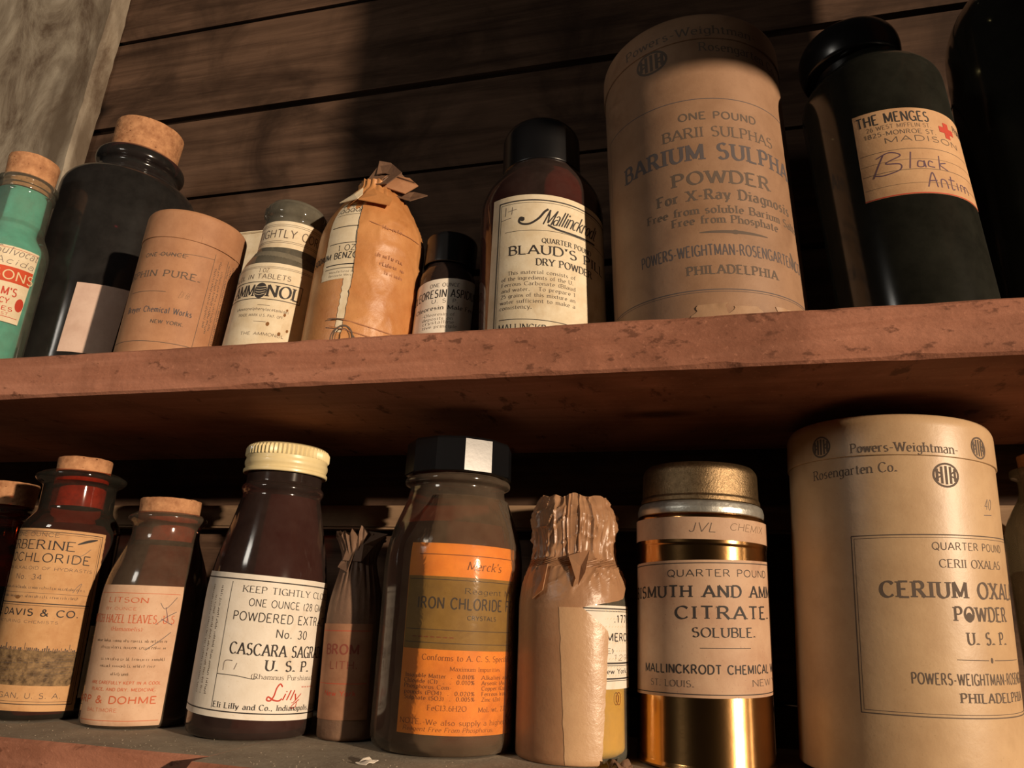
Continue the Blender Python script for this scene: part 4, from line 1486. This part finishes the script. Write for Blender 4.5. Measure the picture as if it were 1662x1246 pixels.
T("|1 OZ.|", -5.2, 9.3, 72.0, 4.4, 'sans', INK)
T("SODIU|M BENZO|ATE", -14.1, 10.0, 66.4 - 0.2, 4.6, 'sansb', INK)
T("|Manufactured by|", -9.2, 9.6, 55.2, 1.6, 'sans', INKF)
T("|Benzoate Merck|", -9.2, 9.6, 52.4, 1.6, 'sans', INKF)
lb.build('paper_label', t)
# outer torn wrapper, lies over the right half of the label
lb = Label(rb, 38.4, 0.0)


def seam(v):
    j = 0.7 * noise.noise(Vector((v * .35, 7, 1)))
    if v > 56:
        return 6.2 + (118 - v) * 0.05 + j
    return 9.6 - (56 - v) * 0.03 + 1.2 * j


lb.sheet(P_BENZO, seam, 112, 1.0, 122, off=1.0, low=.35, nu=70, nv=60, curl=lambda u, v: .7 * max(0, 1 - 5 * abs(noise.noise(Vector((u * .07, v * .05, 2))))) + .5 * abs(noise.noise(Vector((u * .16, v * .12, 8)))))
STAMP = plain('faint_stamp', (0.40, 0.17, 0.075), 0.7)
for v0, u0, n in ((92, 24, 5), (70, 22, 7), (64, 26, 6), (58, 30, 5)):
    lb.small_print(u0, u0 + n * 3.0, v0, 3.0, STAMP, n, 1.75)
for v0 in (21, 16.5, 96):
    lb.curve([(-1 if v0 < 50 else 14, v0), (30, v0 - 3), (62, v0 - 2), (90, v0 + 1)], .5, STAMP, 1.75)
ring = [(9.5 + 6.4 * math.cos(x), 11.5 + 5.6 * math.sin(x)) for x in [k * math.pi / 14 for k in range(29)]]
lb.strip(ring, [.8] * 29, INKF, 1.8)
ring = [(9.5 + 4.8 * math.cos(x), 11.5 + 4.2 * math.sin(x)) for x in [k * math.pi / 14 for k in range(29)]]
lb.strip(ring, [.35] * 29, INKF, 1.8)
lb.curve([(16, 13), (19, 10), (17, 7), (20, 5)], .6, INKF, 1.75)
lb.line(-2, 20, 9, 20.4, .6, INKF, 1.75)
ow = lb.build('outer_wrapper', t)
lb = Label(rb, 38.4)
lb.sheet(P_CREAM, lambda v: 3.2 + .8 * noise.noise(Vector((v * .4, 1, 5))), lambda v: 9.6 + .9 * noise.noise(Vector((v * .3, 4, 5))), 14, 51, off=.5, low=.2)
lb.build('torn_edge', t)
q = lambda u, v, r: cyl(u, v, r, 38.4)
flake(t, 'torn_scrap', P_CREAM, [q(-13, 112, 37.6), q(3, 113, 38.6), q(2, 122, 30), q(-4, 131, 24), q(-9, 121, 31)], bend=.8)
flake(t, 'torn_scrap', P_BENZO, [q(4, 112, 39.4), q(26, 111, 39.5), q(30, 122, 31), q(20, 126, 27), q(10, 130, 25), q(4, 122, 30)], bend=1.0)
for i, pts in enumerate(([(-13, -14, 140), (8, -18, 137), (16, -12, 150), (4, -6, 162), (-8, -6, 161)], [(-2, -16, 139), (20, -10, 133), (27, -4, 143), (16, 2, 154), (3, -9, 151)],
                         [(8, -12, 132), (24, -8, 128), (33, 2, 138), (20, 6, 144)], [(-16, -2, 138), (-4, -17, 133), (6, -14, 146), (-4, 4, 158)],
                         [(-5, -12, 150), (2, -12, 151), (24, -4, 146), (14, 4, 153), (0, -2, 166), (-9, -4, 167)])):
    flake(t, 'twisted_paper', P_DKWRAP if i != 1 else P_BOX, [(p[0] + 5, p[1], p[2]) for p in pts], .0004, 2.5 if i % 2 else -2.0)

xf(1.0, 0.0)
# -- small black-capped oloresin bottle
t = thing('black_capped_bottle', 'small dark bottle with plain black cap and OLEORESIN ASPIDIUM label, set back', 'bottle', (-.1915, .502, ZU), 3.0, rest_r=.021)
body, rf = glass_body(t, [(18, 0.5), (21, 0, 2), (22.4, 3, 2), (22.4, 82, 6), (17, 92, 2), (16.5, 112)], G_DKAMBER)
contents(t, [(18, 3), (21, 5, 2), (21, 76)], POW_DARK)
obj('black_cap', lathe(round_profile([(19.8, 91.5), (20.4, 92, .4), (20.2, 115, 2), (18.5, 117.4, 1), (0, 117.6)]), 72, close=False), BAKE, t)
lb = Label(rf, 22.4, 0.16, 6)
lb.sheet(P_WHITE, -30, 36, 24, 75.2)
T = lb.text
T("|ONE OUNC|E", -5.1, 15.3, 68.6, 2.9, 'sans', INK)
T("OLE|ORESIN ASPID|IUM", -12.2, 27.9, 59.9, 6.3, 'sansb', INK)
T("|U. S. P|.", -2.2, 16.2, 55.4, 3.0, 'sans', INK)
T("Ole|oresin Male F|ern", -8.1, 27.7, 50.0, 3.2, 'serifb', INK)
for s, a, c, vv in (("|-Oleoresin of|", -9, 16.2, 45.0), ("|deposits on|", -8.4, 15.2, 41.6), ("|crystalline|", -7.8, 16.4, 38.6), ("|tive principl|e", -7.3, 16.8, 35.2)):
    T(s, a, c, vv, 2.4, 'serif', INKF)
lb.build('paper_label', t)

# -- Blaud's
xf(1.0602, 10.0)
t = thing('black_capped_bottle', 'amber bottle with smooth black cap and white BLAUD\'S DRY POWDER label', 'bottle', (-.1074, .493, ZU), -1.6, rest_r=.042)
body, rf = glass_body(t, [(36, 0.8), (41.5, 0, 3), (44, 5, 4), (44, 118, 12), (30, 138, 4), (27, 142), (26, 170)], G_DKAMBER)
contents(t, [(36, 4), (42.2, 8, 3), (42.2, 117, 10), (30, 134)], plain('rusty_red_powder', (0.16, 0.035, 0.03), 0.9, var=0.3, bscale=120))
obj('black_cap', lathe(round_profile([(27.6, 140.5), (28.6, 141.2, .5), (28.4, 172, 5), (23.5, 178.5, 2), (0, 179)]), 96, close=False), BAKE, t)
lb = Label(rf, 44, -0.09, 6)
lb.sheet(P_CREAM, lambda v: -27.5 - (100 - v) * .06, 70, 5, 101.5)
T = lb.text
lb.line(-21.5, 97.2, 66, 97.2, .95, INK); lb.line(-20, 95.4, 66, 95.4, .3, INK)
lb.line(-21.3, 97.5, -26, 6, .95, INK); lb.line(-19.6, 95.5, -24.2, 6, .3, INK)
T("|Mallinc|krodt", 9.6, 32.2, 79.2, 11.2, 'script', INK)
lb.curve([(-2.6, 83.6), (-5.2, 84.2), (-6.2, 81.4), (-3.4, 79.4), (1.5, 79.6), (7.0, 83.4), (11.0, 88.6), (13.6, 90.8)], 1.5, INK)
lb.disc(-4.0, 83.0, 1.7, 1.5, INK)
lb.curve([(13, 79), (20, 76.4), (32, 75.6), (50, 76.2)], 1.5, INK, taper=False)
lb.line(-16.5, 74.6, 64, 74.6, .35, INK)
T("|QUARTER| POUND", 9.2, 29.0, 65.6, 3.4, 'serifb', INK)
T("|BLAUD'S| PILL", -13.3, 32.6, 57.2, 6.4, 'serifb', INK)
T("|DRY POW|DER", 5.4, 33.6, 49.2, 4.8, 'serifb', INK)
for s, a, c, vv in (("|This material consists of|", -14.1, 31.5, 43), ("|of the ingredients of the U.|", -18.9, 29.8, 39.0), ("|Ferrous Carbonate (Blaud|", -18.9, 31.3, 35.0),
                    ("|and water.   To prepare 1|", -18.8, 31.2, 31.0), ("|25 grains of this mixture an|", -19.4, 31, 26.9), ("|water sufficient to make a|", -20, 30.9, 22.8), ("|consistency.|", -20.3, 2.5, 18.9)):
    T(s, a, c, vv, 2.6, 'serif', INKF)
lb.line(-21, 14.0, 64, 14.0, .35, INK)
T("|MALLINCKR|ODT", -21, 11.9, 8.6, 3.2, 'serifb', INK)
lb.line(-20, 84, -12, 85, .4, PENCIL); lb.curve([(-16.5, 87), (-16, 93.5)], .45, PENCIL); lb.curve([(-14.5, 90), (-8, 91)], .4, PENCIL); lb.curve([(-11.5, 87.5), (-11, 93)], .4, PENCIL)
lb.build('paper_label', t)

xf(1.0, 0.0)
# -- barium sulphate can
t = thing('paper_can', 'tall tan paper can lettered BARIUM SULPHATE POWDER, upper shelf', 'can', (.0103, .49, ZU), -1.9, rest_r=.062)
lb = Label(64, 64)
lb.ink = 0.055
lb.mi(P_KRAFT)
lathe(round_profile([(60, 0), (63.6, 0.4, 1), (64, 2, 1), (64, 230)]), 128, bm=lb.bm)
lb.k = -0.04
T = lb.text
lb.line(-76, 162.8, 82, 162.8, .55, INKB); lb.line(-76, 162.8, -78, 24.5, .4, INKF); lb.line(82, 162.8, 83, 24.5, .5, INKF)
lb.line(-78, 24.6, 83, 24.6, .6, INKB); lb.line(-78, 23.2, 83, 23.2, .3, INKB)
T("|ONE POUND|", -10.3, 41.5, 146.9, 5.4, 'sansb', INKF)
T("|BARII SULPHAS|", -21.6, 55.1, 133.3, 7.6, 'serif', INKF)
T("|BARIUM SULPHA|TE", -54.6, 71.0, 116.2, 11.6, 'slabb', INKB)
T("|POWDER|", -17.1, 47.2, 98.5, 9.0, 'slabb', INKF)
T("|For X-Ray Diagnosis|", -28.2, 65.5, 86.8, 7.2, 'slabb', INKF)
T("|Free from soluble Barium S|alts", -36.6, 61.0, 76.9, 5.4, 'serifb', INKF)
T("|Free from Phosphate|", -19.3, 50.6, 69.8, 5.4, 'serifb', INKF)
lb.curve([(-3, 63.6), (18, 63.6), (41, 63.2)], 2.2, INKF, taper=True); lb.disc(19, 63.6, 2.4, 1.6, INKF)
T("|POWERS-WEIGHTMAN-ROSENGARTEN| CO.", -43.4, 62.2, 47.6, 7.4, 'sansb', INKB)
T("|PHILADELPHIA|", -12.3, 45.3, 35.0, 5.8, 'slabb', INKF)
T("|Rosengarten| Co.", 6.8, 56.3, 201.5, 7.0, 'serif', INKF)
monogram(lb, -26.5, 201, 11, 8.5, INKF)
lb.curve([(61, 59), (64, 51), (66, 47)], 3.4, INKF, taper=True)
lb.build('can_body', t)
lb = Label(64.9, 64.9)
lb.ink = 0.055
lb.mi(P_KRAFT)
lathe(round_profile([(64.2, 211.5), (64.9, 211.8, .2), (64.8, 231, 5), (61.5, 235.5, 3), (0, 236.5)]), 128, bm=lb.bm, close=False)
lb.rf = lambda v: 64.9
lb.text("Powers-|Weightman|-", -7.8, 45.6, 215.2, 6.6, 'serif', INKF)
lb.build('can_lid', t)
lb = Label(64, 64)
P_TORN = paper('torn_wrapper_paper', (0.410, 0.254, 0.152), (0.344, 0.205, 0.119), (0.230, 0.123, 0.066), 0.5, 30)
for ua, ub, va, vb, sd in ((-14, 12, 3, 15.5, 1), (8, 33, 2, 13.5, 4), (36, 58, 3, 15, 7)):
    lb.sheet(P_TORN, lambda v: ua + 3.5 * noise.noise(Vector((v * .30, sd, 1))) + (v - va) * .5, lambda v: ub + 3.5 * noise.noise(Vector((v * .35, sd, 5))) - (v - va) * .3, va, vb, off=.3,
             curl=lambda u, v: 1.2 * max(0, (v - va - 5) / 8) * abs(noise.noise(Vector((u * .12, v * .1, sd)))))
lb.build('torn_wrapper', t)

# -- black bottle with hand-written label
t = thing('stoppered_bottle', 'black glass bottle with mushroom stopper and handwritten Black Antim label', 'bottle', (.136, .475, ZU), -4.0, rest_r=.042)
body, rf = glass_body(t, [(36, 0.8), (41.5, 0, 3), (44.5, 5, 4), (44.5, 184, 26), (27, 199, 4), (26.5, 204)], G_BLACK2)
st = obj('mushroom_stopper', lathe(round_profile([(22, 190), (24, 203.5), (31.5, 204, 2), (33.6, 212, 5), (33.2, 222, 7), (28, 231, 6), (0, 234)]), 96), BAKE, t)
st.rotation_euler = (0, math.radians(-2.0), 0)
lb = Label(rf, 44.5, -0.10, 8)
lb.sheet(P_LABEL, lambda v: -25 - (140 - v) * .035, 50, 78.5, 139.6)
T = lb.text
lb.line(-27.2, 79.0, 50, 79.0, .7, INKR, .3)
T("|THE MENGES|", -23.1, 18.0, 130.0, 7.0, 'sansb', INK)
T("|26 WEST MIFFLIN ST.|", -18.3, 18.5, 125.6, 2.9, 'sans', INKP)
T("|1825-MONROE ST.|", -20.3, 21.0, 120.9, 3.0, 'sans', INKF)
T("|MADISON|", -9.9, 37.4, 115.4, 3.8, 'sans', INKF)
lb.line(24.2, 126.5, 36.2, 126.5, 4.2, INKR, .33); lb.line(30.2, 120.8, 30.2, 132.2, 4.2, INKR, .36)
lb.text("|PHARMACY|", 38, 60, 129, 5, 'sansb', INK)
lb.line(-25, 110, 49, 110, .3, INKF); lb.line(-26, 102.5, 49, 102.5, .25, INKP); lb.line(-26, 95.5, 49, 95.5, .3, INKF); lb.line(-26, 86, 49, 86, .25, INKP)
for pts in ([(-20, 93), (-16, 101), (-12.5, 107.5)], [(-16.5, 106), (-9, 108.6), (-3.5, 105.6), (-12, 101.5), (-4.5, 99.6), (-5.5, 95.6), (-14, 93.6), (-19.5, 95)],
            [(0.2, 96), (2.4, 107.5)], [(8.4, 100.5), (5.6, 100.8), (4.8, 97.2), (8, 97.2), (8.8, 101), (9.2, 96.4)], [(14, 100.2), (11.8, 101), (11, 97.6), (14.6, 96.8)],
            [(17.4, 95.8), (18.6, 105.5)], [(22.4, 101), (18, 99.2), (23, 95.6)],
            [(8, 83), (12, 93), (13.6, 83)], [(9.4, 87.2), (14, 87.6)], [(16, 83), (16.6, 88.5), (19.6, 88), (20.2, 83)], [(23.4, 92), (23, 83.5), (25, 83.5)], [(21.6, 89.5), (26, 89.5)],
            [(27.4, 88.4), (27.4, 83.4)], [(30, 83.4), (30.4, 88), (33, 87.4), (33.4, 83.6), (34, 88), (36.4, 87.2), (37, 83.4)]):
    lb.curve(pts, .75, INKV)
lb.build('paper_label', t)

# -- big black bottle cut off by the right frame edge
t = thing('big_dark_bottle', 'big black bottle at the far right of the upper shelf, mostly in darkness', 'bottle', (.2505, .52, ZU))
glass_body(t, [(48, 0.8), (54, 0, 4), (57, 5, 5), (57.5, 266, 30), (32, 302, 8), (31, 318, 3), (38, 322, 3), (38, 330, 3), (30, 332)], G_BLACK2)
obj('glass_stopper', lathe(round_profile([(24, 310), (27, 332), (35, 336, 4), (35, 356, 6), (0, 362)]), 64, close=False), BAKE, t)

# ------------------------------------------------------------------ litter on the lower shelf
rr = random.Random(9)


def scrap(name, label, cat, x, y, L, W, H, m, seed):
    bm = bmesh.new()
    n = 9
    g = [[bm.verts.new((L * (i / n - .5) * (1 + .2 * noise.noise(Vector((i, j, seed)))), W * (j / n - .5) * (1 + .25 * noise.noise(Vector((j, i, seed + 4)))),
                        .0003 + H * abs(noise.noise(Vector((i * .17, j * .17, seed)))))) for i in range(n + 1)] for j in range(n + 1)]
    for j in range(n):
        for i in range(n):
            bm.faces.new((g[j][i], g[j][i + 1], g[j + 1][i + 1], g[j + 1][i]))
    ret = bmesh.ops.extrude_face_region(bm, geom=list(bm.faces))
    for v in ret['geom']:
        if isinstance(v, bmesh.types.BMVert):
            v.co.z += .0004
    bmesh.ops.recalc_face_normals(bm, faces=bm.faces)
    o = obj(name, bm, m, None, False)
    o.location = (x, y, ZL)
    o.rotation_euler = (0, 0, rr.uniform(0, 3))
    tag(o, label, cat)


scrap('paper_scrap', 'tiny torn paper scrap on the dusty shelf below the black-capped bottle', 'scrap', -.187, .424, .012, .007, .003, P_WHITE, 1.0)
scrap('lint_tuft', 'small brown tuft of lint beside the foot of the gold tin', 'lint', -.052, .470, .014, .010, .008, P_DKWRAP, 2.0)
# fine crumbs of dust strewn on the shelf: uncountable
bm = bmesh.new()
for k in range(320):
    x, y = rr.uniform(-.50, .05), .405 + abs(rr.gauss(0, .03))
    if x > -.27:
        y -= .012
    if y > .53:
        continue
    s = rr.uniform(.0002, .00045)
    p = Vector((x, y, ZL + s * .7))
    vs = [bm.verts.new(p + Vector(d) * s) for d in ((1, 0, 0), (-.6, .8, 0), (-.6, -.8, .1), (0, 0, 1.1))]
    for f in ((0, 1, 3), (1, 2, 3), (2, 0, 3), (0, 2, 1)):
        bm.faces.new([vs[i] for i in f])
o = obj('dust_crumbs', bm, DUSTY, None, False)
o['kind'] = 'stuff'
tag(o, 'pale crumbs of dust scattered along the lower shelf front', 'dust')

# things of one kind carry one group name
KINDS = {'corked_bottle': 'corked bottles on the shelves', 'wrapped_bottle': 'paper wrapped bottles', 'paper_can': 'round paper cans',
         'black_capped_bottle': 'black capped bottles on the upper shelf', 'shelf_board': 'wooden shelf boards'}
for o in C.objects:
    k = o.name.split('.')[0]
    if k in KINDS and o.parent is None:
        o['group'] = KINDS[k]
